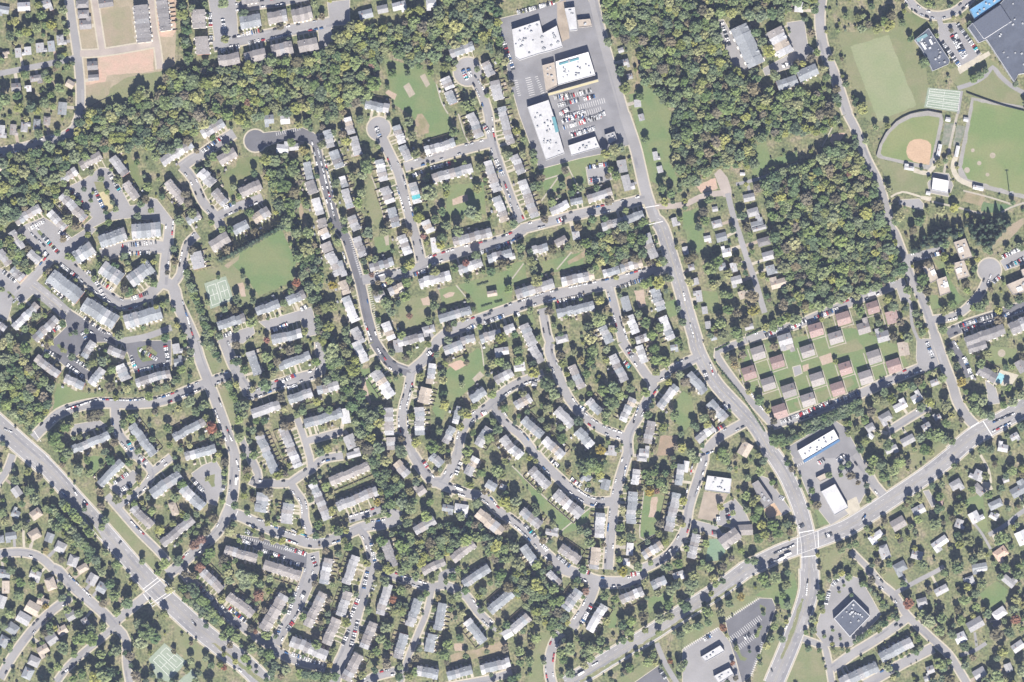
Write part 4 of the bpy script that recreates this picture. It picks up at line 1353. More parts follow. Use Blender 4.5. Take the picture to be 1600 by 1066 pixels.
def ragged(p, step=6.0, j=.9):
    out = []; n = len(p)
    for i in range(n):
        a, b = p[i], p[(i+1) % n]; m_ = max(1, int(math.dist(a, b)/step))
        for k in range(m_):
            f = k/m_; out.append((a[0]+(b[0]-a[0])*f+R_.uniform(-j, j), a[1]+(b[1]-a[1])*f+R_.uniform(-j, j)))
    return out
ROADS = []
for t in rec['P']:
    key, w, sw, p = t[0], float(t[1]), t[2], pts(t[3:])
    line = catmull(p); gi += 1
    foot = key in 'sc' or w < 4.5
    strip(line, -w/2, w/2, 2.2 if foot else 5, 'P', key, 'path' if foot else 'road', gi)
    if not foot:
        ROADS.append((line, w, key))
        for i in range(len(line)-1):
            burn(M_ROAD, [*offset(line[i:i+2], -w/2), *offset(line[i:i+2], w/2)[::-1]])
    if not foot and w >= 10 and key in 'lm':
        lanes = (-w*.25, w*.25) if w < 19 else (-w*.36, -w*.15, w*.15, w*.36)
        i = 0
        while i < len(line)-2:
            m_ = R_.randint(2, 9)
            if R_.random() < .62:
                c_ = R_.choice(lanes); hw = R_.uniform(.7, w*.16)
                strip(line[i:i+m_+1], c_-hw, c_+hw, 5.2+R_.random()*.1, 'P', R_.choice('xyy') if key == 'l' else R_.choice('yz'), 'road_patch', gi)
            i += m_
    if sw == '1' and not foot:
        for s in (-1, 1): strip(line, s*(w/2-.4), s*(w/2+2.3), 3, 'K', 'c', 'pavement', -1)
for t in rec['C']:
    x, y, r, key = float(t[0]), float(t[1]), float(t[2]), t[3]; gi += 1
    ring = lambda q: [(x+q*math.cos(a*math.pi/14), y+q*math.sin(a*math.pi/14)) for a in range(28)]
    if key == 'S': SURF.append((6, 'G', 'sand', 'bare_soil', gi, ring(r)))
    else:
        SURF.append((5, 'P', key, 'turning_circle_road', gi, ring(r))); SURF.append((3, 'K', 'c', 'pavement', -1, ring(r+2.3))); burn(M_ROAD, ring(r))
for t in rec['A']:
    gi += 1; p = pts(t[1:])
    if t[0] in 'lma':
        for i in range(len(p)):
            a, b = p[i], p[(i+1) % len(p)]; l = math.dist(a, b)
            if l > 2: SURF.append((3.5, 'P', 'c', 'kerb_path', 9990, rect((a[0]+b[0])/2, (a[1]+b[1])/2, (b[0]-a[0])/l, (b[1]-a[1])/l, l/2+.8, 1.1)))
    SURF.append((4 if t[0] != 'c' else 4.5, 'P', t[0], 'parking_lot_pavement' if t[0] in 'lma' else 'paved_yard', gi, p)); burn(M_ROAD, p)
for t in rec['G']:
    gi += 1; p = pts(t[1:]); key = t[0]
    if key not in ('court', 'court2', 'pool', 'sand', 'infield', 'track', 'orange'): p = ragged(p)
    area = abs(sum(p[i][0]*p[(i+1) % len(p)][1]-p[(i+1) % len(p)][0]*p[i][1] for i in range(len(p))))/2
    up = key in ('pool', 'sandy', 'orange', 'infield') or (key == 'grass' and area < 900)
    rk = {'pool': 7, 'orange': 6, 'infield': 5.6, 'median': 5.5, 'palefield': 1.3, 'sandy': 6.2, 'pinks': 1.8, 'sand': 1.8, 'pen': 1.8, 'track': 1.2, 'field2': 1.5}.get(key, 5.5 if up else (1.7 if key in ('dirt', 'tan', 'pink', 'beige', 'brown') else 1))
    SURF.append((rk, 'G', key, GC[key][0], gi, p)); burn(M_OPEN, p)
# building outlines
ROWS = []
for t in rec['R']:
    x1, y1, x2, y2, d = fl(t[:5]); ROWS.append((x1, y1, x2, y2, d, int(t[5]), t[6]))
HOUSES = [(*fl(t[:5]), t[5]) for t in rec['H'] if t[5] != 'q']
_rs = random.Random(5); _n = 0
for x1, y1, x2, y2, d, n, c in ROWS:
    L = math.hypot(x2-x1, y2-y1); ux, uy = (x2-x1)/L, (y2-y1)/L
    if d < 18 and _n < 130 and _rs.random() < .75:
        for s in (1, -1):
            f = (_rs.randrange(n)+.3)/n; x, y = x1+ux*L*f-uy*s*(d/2+7.5), y1+uy*L*f+ux*s*(d/2+7.5)
            if not at(M_ROAD, x, y) and not any(at(M_ROAD, x+e, y+g) for e in (-4, 4) for g in (-4, 4)):
                HOUSES.append((x, y, _rs.uniform(3.2, 4.6), _rs.uniform(2.8, 3.6), math.degrees(math.atan2(uy, ux)), _rs.choice('lwgtbu'))); _n += 1; break
for x1, y1, x2, y2, d, n, c in ROWS:
    L = math.hypot(x2-x1, y2-y1); burn(M_BLD, rect((x1+x2)/2, (y1+y2)/2, (x2-x1)/L, (y2-y1)/L, L/2+1, d/2+1))
for x, y, w, d, a, c in HOUSES:
    burn(M_BLD, rect(x, y, math.cos(math.radians(a)), math.sin(math.radians(a)), w/2+1, d/2+1))
for t in rec['F']: burn(M_BLD, pts(t[2:]))
RSEG = np.array([(*l[i], *l[i+1]) for l, w, k in ROADS for i in range(len(l)-1)])
def near_road(x, y):
    a = RSEG[:, :2]; b = RSEG[:, 2:]; ab = b-a; ap = np.array([x, y])-a
    t = np.clip((ap*ab).sum(1)/np.maximum((ab*ab).sum(1), 1e-6), 0, 1); q = a+ab*t[:, None]
    dd = np.hypot(q[:, 0]-x, q[:, 1]-y); i = int(dd.argmin()); return float(dd[i]), q[i]
LOTPTS = np.argwhere(M_ROAD)
def paved_dist(x, y, ux, uy, far=26):
    for k in range(1, far):
        if at(M_ROAD, x+ux*k, y+uy*k): return k
    return far+1
# front walks, patios and driveways
YARDS = []
for ri, (x1, y1, x2, y2, d, n, c) in enumerate(ROWS):
    L = math.hypot(x2-x1, y2-y1); ux, uy = (x2-x1)/L, (y2-y1)/L; vx, vy = -uy, ux
    mx, my = (x1+x2)/2, (y1+y2)/2
    score = []
    for s in (1, -1):
        score.append(sum(paved_dist(x1+ux*L*f+vx*s*d/2, y1+uy*L*f+vy*s*d/2, vx*s, vy*s) for f in (.2, .5, .8)))
    s = 1 if score[0] <= score[1] else -1
    YARDS.append(s)
    for k in range(n):
        f = (k+.5)/n; bx, by = x1+ux*L*f, y1+uy*L*f; uw = L/n
        g = paved_dist(bx+vx*s*d/2, by+vy*s*d/2, vx*s, vy*s, 16)
        if g <= 16 and R_.random() < .9:
            hw = R_.choice((.6, .8, 1.0, 1.5, 2.1)); o = R_.uniform(-.25, .25)*uw
            SURF.append((2.4, 'P', 'c', 'path', 9000+ri, rect(bx+ux*o+vx*s*(d/2+g/2), by+uy*o+vy*s*(d/2+g/2), ux, uy, hw, g/2+.4)))
        if R_.random() < .9:
            hw, hd, o = R_.uniform(1.2, 2.7), R_.uniform(1.2, 3.0), R_.uniform(-.2, .2)*uw
            SURF.append((2.3, 'P', R_.choice('csst'), 'patio', 9500+ri, rect(bx+ux*o-vx*s*(d/2+hd), by+uy*o-vy*s*(d/2+hd), ux, uy, hw, hd)))
for hi, (x, y, w, d, a, c) in enumerate(HOUSES):
    dd, q = near_road(x, y)
    if w >= 19 and d >= 19 and 1150 < x < 1430:
        ca, sa = math.cos(math.radians(a)), math.sin(math.radians(a))
        for s in (-1, 1):
            SURF.append((2.45, 'P', 's', 'path', 9980, rect(x+ca*s*(w/2+2.6)-sa*2, y+sa*s*(w/2+2.6)+ca*2, -sa, ca, d*.62, .75)))
        SURF.append((2.45, 'P', 's', 'path', 9980, rect(x-sa*(d/2+3), y+ca*(d/2+3), ca, sa, w/2+3, .7)))
        continue
    if max(w, d)*.5 < dd < 34 and w > 9 and d > 9 and R_.random() < .8:
        dx, dy = q[0]-x, q[1]-y; l = math.hypot(dx, dy); ux, uy = dx/l, dy/l; o = R_.uniform(2, 4)*R_.choice((-1, 1))
        cx, cy = x+ux*l/2-uy*o, y+uy*l/2+ux*o
        SURF.append((2.5, 'P', R_.choice('cccslt'), 'driveway_path', 9900+hi, rect(cx, cy, ux, uy, l/2, R_.uniform(1.8, 2.9))))

verts, edges, cache = [], [], {}
def vid(p):
    k = (round(p[0], 2), round(p[1], 2))
    if k not in cache: cache[k] = len(verts); verts.append(Vector(k))
    return cache[k]
es = set()
for *_a, poly in SURF:
    ids = [vid(p) for p in poly]
    for i in range(len(ids)):
        a, b = ids[i], ids[(i+1) % len(ids)]
        if a != b: es.add((min(a, b), max(a, b)))
B = [(-2600, -2600), (4200, -2600), (4200, 3700), (-2600, 3700)]
bi = [vid(p) for p in B]
for i in range(4): es.add((bi[i], bi[(i+1) % 4]))
V2, E2, F2, *_r = delaunay_2d_cdt(verts, list(es), [], 0, 1e-4, False)
VX = np.array([(v.x, v.y) for v in V2]); FA = np.array([tuple(f) for f in F2])
CEN = VX[FA].mean(1)
best = np.zeros(len(FA)); lab = np.full(len(FA), -1)
order = np.argsort(CEN[:, 0]); cxs = CEN[order, 0]
SURF.sort(key=lambda s: s[0])
for si, (rk, kind, key, nm, g, poly) in enumerate(SURF):
    xs = [p[0] for p in poly]; ys = [p[1] for p in poly]
    i0, i1 = np.searchsorted(cxs, [min(xs), max(xs)]); ii = order[i0:i1]
    ii = ii[(CEN[ii, 1] >= min(ys)) & (CEN[ii, 1] <= max(ys))]
    if len(ii):
        h = ii[inside(CEN[ii, 0], CEN[ii, 1], poly)]; lab[h] = si
groups = {}
for f in range(len(FA)):
    s = lab[f]; k = ('base',) if s < 0 else SURF[s][1:5]
    groups.setdefault(k, []).append(f)
def surface(name, faces, m, z, skirt=False):
    tri = FA[faces]; u, inv = np.unique(tri, return_inverse=True); inv = inv.reshape(tri.shape)
    a = VX[u]; vv = [((x-800)*S, (533-y)*S, z) for x, y in a]; ff = []
    for t in inv:
        p, q, r = (a[i] for i in t)
        ccw = (q[0]-p[0])*(r[1]-p[1])-(q[1]-p[1])*(r[0]-p[0]) < 0
        ff.append(tuple(int(i) for i in (t if ccw else t[::-1])))
    if skirt:
        cnt = {}
        for t in ff:
            for i in range(3):
                e = (t[i], t[(i+1) % 3]); cnt[e] = 1
        n0 = len(vv); low = {}
        for (p, q) in list(cnt):
            if (q, p) not in cnt:
                for w_ in (p, q):
                    if w_ not in low: low[w_] = len(vv); vv.append((vv[w_][0], vv[w_][1], -.05))
                ff.append((q, p, low[p], low[q]))
    o = obj(name, mesh(name, vv, ff, [m])); o['kind'] = 'structure'; return o
for k, faces in groups.items():
    if k[0] == 'base': surface('ground', faces, MATS['yard'], 0)
    elif k[0] == 'K': surface('pavement', faces, mat('paving_walk', (.325, .297, .238), .9, .3, .1, 0, 2, .05), .12, True)
    else: surface(k[2], faces, ground_mat(k[0], k[1]), 0 if k[1] != 'pool' else -.0, False)

# painted lines: centre and lane lines, stall lines, court and pitch lines
white_v, white_f, yel_v, yel_f = [], [], [], []
def paint(vs_, fs_, p, q, w, z=.012):
    dx, dy = q[0]-p[0], q[1]-p[1]; l = math.hypot(dx, dy)
    if l < .05: return
    nx, ny = -dy/l*w/2, dx/l*w/2; i = len(vs_)
    for a, s in ((p, 1), (q, 1), (q, -1), (p, -1)): vs_.append(W(a[0]+nx*s, a[1]+ny*s, z))
    fs_.append((i+3, i+2, i+1, i))
for line, w, key in ROADS:
    if w >= 15 and key in 'lm':
        fine = catmull(line, 3.5)
        if w >= 19:
            for s in ((-.35, .35) if w < 24 else (-1.2, 1.2)):
                o = offset(fine, s)
                for i in range(len(o)-1):
                    if s > -9 and (w >= 19 or True): paint(yel_v, yel_f, o[i], o[i+1], .22)
        if w >= 19:
            for s in (-w/4, w/4) + ((-w/2+1, w/2-1) if w >= 24 else ()):
                o = offset(fine, s); dash = abs(abs(s)-w/4) < .1
                for i in range(0, len(o)-1):
                    if not dash or i % 3 == 0: paint(white_v, white_f, o[i], o[i+1], .24 if dash else .5)
def stalls(x1, y1, x2, y2, ln, pitch=3.5):
    L = math.hypot(x2-x1, y2-y1); ux, uy = (x2-x1)/L, (y2-y1)/L
    for k in range(int(L/pitch)+1):
        cx, cy = x1+ux*k*pitch, y1+uy*k*pitch
        paint(white_v, white_f, (cx+uy*ln/2, cy-ux*ln/2), (cx-uy*ln/2, cy+ux*ln/2), .5)
for t in rec['Z']: stalls(*fl(t), 3.4)
for t in rec['K']:
    if t[5] == 'p': stalls(*fl(t[:4]), 6.2, 3.6)
for poly in (((319, 443), (354, 431), (365, 469), (329, 483)), ((232, 1030), (257, 1005), (292, 1034), (264, 1062)), ((1450, 137), (1503, 142), (1500, 176), (1444, 168))):
    P = [Vector(p) for p in poly]; cx = sum((p for p in P), Vector((0, 0)))/4
    B2 = lambda u, v: (P[0]*(1-u)+P[1]*u)*(1-v)+(P[3]*(1-u)+P[2]*u)*v
    n = 2 if poly[0][0] < 1000 else 3
    for k in range(n):
        if n == 2: a0, a1, b0, b1 = (.1+.45*k, .45+.45*k, .15, .9)
        else: a0, a1, b0, b1 = (.06, .95, .06+.31*k, .3+.31*k)
        for u0, v0, u1, v1 in ((a0, b0, a1, b0), (a1, b0, a1, b1), (a1, b1, a0, b1), (a0, b1, a0, b0), ((a0+a1)/2, b0+.2*(b1-b0), (a0+a1)/2, b1-.2*(b1-b0)), (a0, (b0+b1)/2, a1, (b0+b1)/2)):
            paint(white_v, white_f, B2(u0, v0), B2(u1, v1), .45)
for p, q, w in (((222, 922), (248, 902), .9), ((225, 926), (251, 906), .9), ((234, 945), (271, 920), .9), ((238, 948), (274, 923), .9), ((249, 902), (272, 919), .9), ((224, 928), (238, 948), .9), ((1247, 833), (1274, 828), 1.2), ((1246, 866), (1246, 836), 1.0), ((1278, 830), (1279, 856), 1.0), ((1250, 871), (1276, 868), 1.0),
                ((1510, 672), (1536, 656), 1.2), ((1536, 658), (1552, 684), 1.2), ((1004, 325), (1030, 321), 1.0), ((1010, 352), (1036, 346), 1.0), ((352, 787), (372, 797), .8), ((372, 798), (366, 812), .8), ((52, 672), (64, 690), .8)):
    paint(white_v, white_f, p, q, w, .016)
o = obj('road_markings', mesh('road_markings', white_v, white_f, [mat('line_paint', (.56, .56, .55), .7, 1.5, .25)])); o['kind'] = 'structure'
o = obj('road_markings', mesh('road_markings', yel_v, yel_f, [mat('line_paint_yellow', (.32, .28, .17), .7, 1.5, .3)])); o['kind'] = 'structure'

# ------------------------------------------------------------------ buildings
ROOF = {'l': (.248, .248, .253), 'g': (.175, .169, .169), 'u': (.195, .208, .22), 'b': (.216, .202, .194), 'w': (.37, .372, .38), 't': (.30, .262, .22),
        'r': (.215, .158, .145), 'd': (.072, .082, .104), 'W': (.50, .50, .505), 'p': (.34, .25, .2), 'q': (.07, .27, .29), 'S': (.095, .215, .35)}
CNAME = {'l': 'light grey', 'g': 'mid grey', 'u': 'blue-grey', 'b': 'brown-grey', 'w': 'whitish', 't': 'tan', 'r': 'red-brown', 'd': 'dark slate', 'W': 'bright white', 'p': 'pinkish', 'q': 'turquoise', 'S': 'sky-blue'}
def roof_mat(c): return mat('shingle_'+c, ROOF[c], .85, .55, .16, .16, 2.2, .10, .15)
WALLS = [mat('siding_'+str(i), c, .8, .5, .06, .08) for i, c in enumerate(((.5, .47, .41), (.36, .2, .16), (.42, .42, .42), (.55, .53, .5), (.38, .33, .26)))]
GLASS = mat('window_glass', (.04, .05, .06), .08, spec=.6); DOOR = mat('door_paint', (.16, .08, .06), .5); TRIM = mat('trim_white', (.55, .54, .51), .6)
def box(v, f, mi, x0, x1, y0, y1, z0, z1, m, bottom=False):
    i = len(v); v += [(x0, y0, z0), (x1, y0, z0), (x1, y1, z0), (x0, y1, z0), (x0, y0, z1), (x1, y0, z1), (x1, y1, z1), (x0, y1, z1)]
    q = [(4, 5, 6, 7), (0, 1, 5, 4), (1, 2, 6, 5), (2, 3, 7, 6), (3, 0, 4, 7)] + ([(3, 2, 1, 0)] if bottom else [])
    for a in q: f.append(tuple(i+k for k in a)); mi.append(m)
def unit_wall(name, porch=True, gable=True):
    """unit cube house body with openings; front is -y; the gable rises to z 1.0 at the ridge, eaves at .8"""
    v, f, mi = [], [], []
    box(v, f, mi, -.5, .5, -.5, .5, 0, 1, 0)
    for sy, s in ((-.5, -1), (.5, 1)):
        y = sy+s*.004
        for xx in (-.26, .26):
            for z0 in (.14, .58):
                if z0 < .3 and xx < 0 and s < 0: x0, x1, za, zb, mm = xx-.09, xx+.09, .0, .34, 2
                else: x0, x1, za, zb, mm = xx-.12, xx+.12, z0, z0+.24, 1
                i = len(v); v += [(x0, y, za), (x1, y, za), (x1, y, zb), (x0, y, zb)]
                f.append((i, i+1, i+2, i+3) if s < 0 else (i+3, i+2, i+1, i)); mi.append(mm)
    for sx in (-.5, .5):
        x = sx+(.004 if sx > 0 else -.004)
        for z0 in (.14, .58):
            i = len(v); v += [(x, -.12, z0), (x, .06, z0), (x, .06, z0+.24), (x, -.12, z0+.24)]
            f.append((i, i+1, i+2, i+3) if sx > 0 else (i+3, i+2, i+1, i)); mi.append(1)
    if porch: box(v, f, mi, -.42, -.08, -.6, -.5, .40, .43, 3, True); box(v, f, mi, -.42, -.08, -.6, -.5, 0, .03, 3); box(v, f, mi, .0, .42, .5, .64, .0, .1, 3)
    return mesh(name, v, f, [WALLS[0], GLASS, DOOR, TRIM], mi)
def gable_roof(name, hip=0.0):
    h = .5-hip
    v = [(-.5, -.5, 0), (.5, -.5, 0), (.5, .5, 0), (-.5, .5, 0), (-h, 0, 1), (h, 0, 1), (-.5, -.5, -.12), (.5, -.5, -.12), (.5, .5, -.12), (-.5, .5, -.12)]
    f = [(0, 1, 5, 4), (2, 3, 4, 5), (1, 2, 5), (3, 0, 4), (6, 7, 1, 0), (7, 8, 2, 1), (8, 9, 3, 2), (9, 6, 0, 3), (9, 8, 7, 6)]
    return mesh(name, v, f, [roof_mat('g')])
ME_WALL = unit_wall('unit_wall'); ME_WALLP = unit_wall('house_wall', False)
ME_GABLE = gable_roof('gable_roof'); ME_HIP = gable_roof('hip_roof', .22)
_v, _f, _m = [], [], []; box(_v, _f, _m, -.5, .5, -.5, .5, 0, 1, 0, True); ME_BOX = mesh('chimney', _v, _f, [mat('brick', (.28, .14, .10), .9, 3, .2)])
ME_VENT = mesh('roof_vent', _v, _f, [mat('sheet_metal', (.5, .5, .5), .5, 2, .1)])
NUM = ['zero', 'one', 'two', 'three', 'four', 'five', 'six', 'seven', 'eight', 'nine', 'ten']
def mixcol(c):
    r = R_.random()
    if c == 'w': return 'w' if r < .5 else 'l' if r < .72 else 'u' if r < .82 else 'b' if r < .92 else 't'
    if c == 'l': return 'l' if r < .58 else 'w' if r < .67 else 'b' if r < .81 else 'g' if r < .9 else 'u'
    if c == 'u': return 'u' if r < .76 else 'l' if r < .93 else 'w' if r < .96 else 'g'
    return c if r < .84 else R_.choice('gl')
for ri, (x1, y1, x2, y2, d, n, c) in enumerate(ROWS):
    L = math.hypot(x2-x1, y2-y1); s = YARDS[ri]
    ang = math.atan2(-(y2-y1), x2-x1)               # world angle of the ridge line
    # front (-y local) must look towards the paved side
    vx, vy = -(y2-y1)/L*s, (x2-x1)/L*s              # survey direction of the front
    fw = Vector((vx, -vy)); loc_front = Vector((math.sin(ang), -math.cos(ang)))
    if fw.dot(loc_front) < 0: ang += math.pi
    apt = d >= 20
    mx, my = (x1+x2)/2, (y1+y2)/2
    root = empty('apartment_block' if apt else 'townhouse_block', W(mx, my), ang)
    uw = L/n*S; D = d*S; eave = R_.uniform(8.0, 8.8) + (1.0 if apt else 0); step = R_.uniform(-.22, .22)
    wm = R_.randrange(5); flush = c in 'gb' or apt
    for k in range(n):
        lx = (k+.5-n/2)*uw; ly = (R_.choice((-.55, 0, 0, .55)) if not flush else R_.choice((-.3, .3)))
        h = eave+step*(k-n/2)+(R_.uniform(-.15, .15))
        dd = D*R_.uniform(.95, 1.02)
        wl = obj('unit_wall', ME_WALL, root, (lx, ly, 0), 0, (uw*.992, dd*.92, h), WALLS[(wm+(0 if flush else R_.randrange(5))) % 5])
        rf = obj('unit_roof', ME_GABLE, root, (lx, ly, h+.11), 0, (uw*.997, dd, dd*R_.uniform(.15, .175)), roof_mat('q' if (x1, y1) == (645, 286) and k == 3-0 else mixcol(c)))
        if R_.random() < (.75 if apt else .3):
            sg = R_.choice((-1, 1)); gw = uw*R_.uniform(.4, .62); under(obj('cross_gable', ME_GABLE, root, (lx+R_.uniform(-.12, .12)*uw, ly+sg*dd*.27, h+.14), math.pi/2, (dd*.46, gw, gw*.3), rf.material_slots[0].material), rf)
        if R_.random() < .5:
            under(obj('roof_vent', ME_VENT, root, (lx+R_.uniform(-.3, .3)*uw, ly+R_.choice((-1, 1))*dd*R_.uniform(.12, .25), h+.3), 0, (.7, .7, dd*.16)), rf)
    w_ = NUM[n] if n <= 10 else 'many'
    tag(root, f'{w_}-unit {CNAME[c]} {"apartment" if apt else "townhouse"} block', 'apartment block' if apt else 'townhouses', 'apartment blocks' if apt else 'townhouse blocks', mx, my)
for hi, (x, y, w, d, a, c) in enumerate(HOUSES):
    small = w*d < 75; court = w >= 19 and d >= 19
    rz = -math.radians(a); wid, dep = w*S, d*S
    long_x = wid >= dep*.97
    pavil = (x, y) == (769, 459)
    nm = 'shed' if small else 'apartment_house' if court else 'park_pavilion' if pavil else 'house'
    root = empty(nm, W(x, y), rz)
    h = 2.6 if small else R_.uniform(5.6, 6.4) if court else R_.choice((3.3, 3.6, 5.4, 5.8))
    wm = WALLS[R_.randrange(5)]
    rr = 0 if long_x else math.pi/2; aw, ad = (wid, dep) if long_x else (dep, wid)
    rm = roof_mat(c); pitch = R_.uniform(.16, .22)
    ell = (not small and not court and not pavil and R_.random() < .5)
    obj('wall', ME_WALLP, root, (0, 0, 0), rr, (aw*.93, ad*.9, h), wm)
    rf = obj('roof', ME_HIP if (R_.random() < .25 and not court and not small) else ME_GABLE, root, (0, 0, h+.1), rr, (aw*.99, ad*.99, ad*pitch), rm)
    if ell:
        sx = R_.choice((-1, 1)); sy = R_.choice((-1, 1)); ex, ey = aw*.42, ad*.5
        q = Vector((sx*(aw*.5-ex*.5), sy*(ad*.5+ey*.18), 0)); q.rotate(Matrix.Rotation(rr, 3, 'Z'))
        obj('wing_wall', ME_WALLP, root, q, rr, (ex*.9, ey*.95, h*.94), wm)
        obj('wing_roof', ME_GABLE, root, q+Vector((0, 0, h*.94+.1)), rr+math.pi/2, (ey*1.05, ex, ex*pitch), rm)
    if not small and R_.random() < .6:
        q = Vector((R_.uniform(-.3, .3)*aw, ad*.12, 0)); q.rotate(Matrix.Rotation(rr, 3, 'Z'))
        under(obj('chimney', ME_BOX, root, q+Vector((0, 0, h)), rr, (.9, .9, ad*pitch+.9)), rf)
    for k in range(3 if court else 1):
        q = Vector((R_.uniform(-.35, .35)*aw, -ad*R_.uniform(.1, .3), 0)); q.rotate(Matrix.Rotation(rr, 3, 'Z'))
        under(obj('roof_vent', ME_VENT, root, q+Vector((0, 0, h+.1)), rr, (.5, .5, ad*pitch*.9)), rf)
    head = f'{CNAME[c]} roofed {"small shed" if small else "square apartment house" if court else "open park pavilion" if pavil else "hip-ended detached house" if False else "detached house"}'
    tag(root, head, 'shed' if small else 'apartment house' if court else 'pavilion' if pavil else 'house', 'sheds and small outbuildings' if small else 'square apartment houses in the court' if court else 'detached houses', x, y)
FN = [('store', 'large white flat-roofed store with many rooftop units beside the car park', 'store'), ('store', 'narrow white flat-roofed shop by the upper main road', 'shop'), ('store', 'tan flat-roofed shop joined beside the upper main road', 'shop'),
 ('store', 'bright white flat-roofed store with teal trim in the shopping centre', 'store'), ('store', 'tan flat-roofed wing beside the teal-trimmed white store', 'shop'), ('school_building', 'slate-roofed school annex with white rooftop units beside the playing field', 'school'),
 ('school_building', 'huge slate flat-roofed school in the top corner', 'school'), ('school_building', 'sky-blue roofed school wing in the top corner', 'school'), ('store', 'long white flat-roofed store with teal awning facing the car park', 'store'),
 ('store', 'oblong white flat-roofed shop below the car park rows', 'shop'), ('office', 'pale flat-roofed office beside trees and the main road', 'office'), ('concession_building', 'white roofed concession building between the two ball fields', 'building'),
 ('apartment_building', 'tan flat apartment building with skylight, topmost of four beside the lawn', 'apartments'), ('apartment_building', 'tan flat apartment building with skylight, east side of the narrow lawn', 'apartments'), ('apartment_building', 'tan flat apartment building with skylight beside the large roadside tree', 'apartments'),
 ('apartment_building', 'tan flat apartment building with skylight, lowest of four beside the lawn', 'apartments'), ('apartment_building', 'tan flat apartment building with skylight east of the turning circle', 'apartments'), ('apartment_building', 'small tan flat apartment building at the edge beside the lot of cars', 'apartments'),
 ('hall', 'white flat-roofed hall with a tan yard in front', 'hall'), ('shop_building', 'long mid grey flat shop building beside the curving main road', 'shops'), ('store', 'bright white flat store with a blue edge below the tree belt', 'store'),
 ('bank', 'white flat-roofed bank beside the big crossroads', 'bank'), ('canopy', 'small tan flat canopy building above the white bank', 'canopy'), ('restaurant', 'white flat-roofed restaurant in the lower car park', 'restaurant'),
 ('restaurant', 'white flat-roofed restaurant at the bottom edge car park', 'restaurant'), ('store', 'square slate-roofed store tilted in its own car park', 'store')]
FOBJ = []
HV = mat('rooftop_unit', (.30, .31, .32), .6, 2, .15, .3)
ME_HV = mesh('rooftop_unit', _v, _f, [HV])
for i, t in enumerate(rec['F']):
    h = float(t[0])*1.1; c = t[1]; p = pts(t[2:]); cx = sum(q[0] for q in p)/len(p); cy = sum(q[1] for q in p)/len(p)
    nm, lb, cat = FN[i]; root = empty(nm, W(cx, cy)); o0 = W(cx, cy)
    w3 = [W(*q)-o0 for q in p]
    if sum(w3[k].x*w3[(k+1) % len(w3)].y-w3[(k+1) % len(w3)].x*w3[k].y for k in range(len(w3))) < 0: w3 = w3[::-1]
    n = len(w3)
    def inset(poly, dd):
        out = []
        for k in range(n):
            a, b, e = poly[k-1], poly[k], poly[(k+1) % n]
            d1 = (b-a).normalized(); d2 = (e-b).normalized(); n1 = Vector((-d1.y, d1.x, 0)); n2 = Vector((-d2.y, d2.x, 0))
            m_ = (n1+n2); m_ = m_/max(m_.dot(n1), .35) if m_.length > 1e-4 else n1
            out.append(b+m_*dd)
        return out
    inn = inset(w3, .9 if i == 25 else .4)
    Z = lambda q, z: (q.x, q.y, z)
    v = [Z(q, 0) for q in w3]+[Z(q, h+.6) for q in w3]+[Z(q, h+.6) for q in inn]+[Z(q, h-.1) for q in inn]
    f = [(k, (k+1) % n, n+(k+1) % n, n+k) for k in range(n)]+[(n+k, n+(k+1) % n, 2*n+(k+1) % n, 2*n+k) for k in range(n)]+[(2*n+k, 2*n+(k+1) % n, 3*n+(k+1) % n, 3*n+k) for k in range(n)]
    obj('wall', mesh('wall', v, f, [mat('masonry_'+c, tuple(.6*a_+(.3 if c == 'd' else .12) for a_ in ROOF[c]), .85, .4, .08)]), root)
    rfo = obj('roof', mesh('roof', [Z(q, h) for q in inn], [tuple(range(n))], [mat('membrane_'+c, ROOF[c], .8, .07, .12, 0, .45, .08, .2)]), root)
    area = abs(sum(p[k][0]*p[(k+1) % n][1]-p[(k+1) % n][0]*p[k][1] for k in range(n)))/2
    cnt = 26 if i == 0 else 0 if i in (11, 21, 22) else int(min(22, area/110)); tries = 0
    while cnt > 0 and tries < 300:
        tries += 1
        qx = R_.uniform(min(q[0] for q in p)+3, max(q[0] for q in p)-3); qy = R_.uniform(min(q[1] for q in p)+3, max(q[1] for q in p)-3)
        if all(inside(np.array([qx+e]), np.array([qy+g]), p)[0] for e in (-3, 3) for g in (-3, 3)):
            cnt -= 1; sz = R_.uniform(1.2, 2.6)
            under(obj('rooftop_unit', ME_HV, root, W(qx, qy)-o0+Vector((0, 0, h+.02)), math.atan2(w3[1].y-w3[0].y, w3[1].x-w3[0].x), (sz, sz*R_.uniform(.7, 1.3), R_.uniform(.9, 1.6))), rfo)
    # shop windows along the longest wall
    k = max(range(n), key=lambda k: (w3[(k+1) % n]-w3[k]).length if (w3[(k+1) % n]-w3[k]).x > 0 else 0)
    a, b = w3[k], w3[(k+1) % n]; dr = (b-a).normalized(); nr = Vector((dr.y, -dr.x, 0)); ln = (b-a).length; m_ = max(2, int(ln/5))
    for q in range(m_):
        u = a+dr*(ln*(q+.2)/m_)+nr*.03; u2 = a+dr*(ln*(q+.8)/m_)+nr*.03
        obj('window', mesh('window', [Z(u, .8), Z(u2, .8), Z(u2, 3.0), Z(u, 3.0)], [(0, 1, 2, 3)], [GLASS]), root)
    tag(root, None, cat, None, cx, cy, lb); FOBJ.append((root, p, h, o0, cx, cy))
DCOL = {'teal': (.09, .21, .235), 'tealdark': (.13, .22, .24), 'cream': (.38, .34, .21), 'blue': (.07, .14, .25), 'white': (.52, .52, .52), 'slate': (.078, .088, .112)}
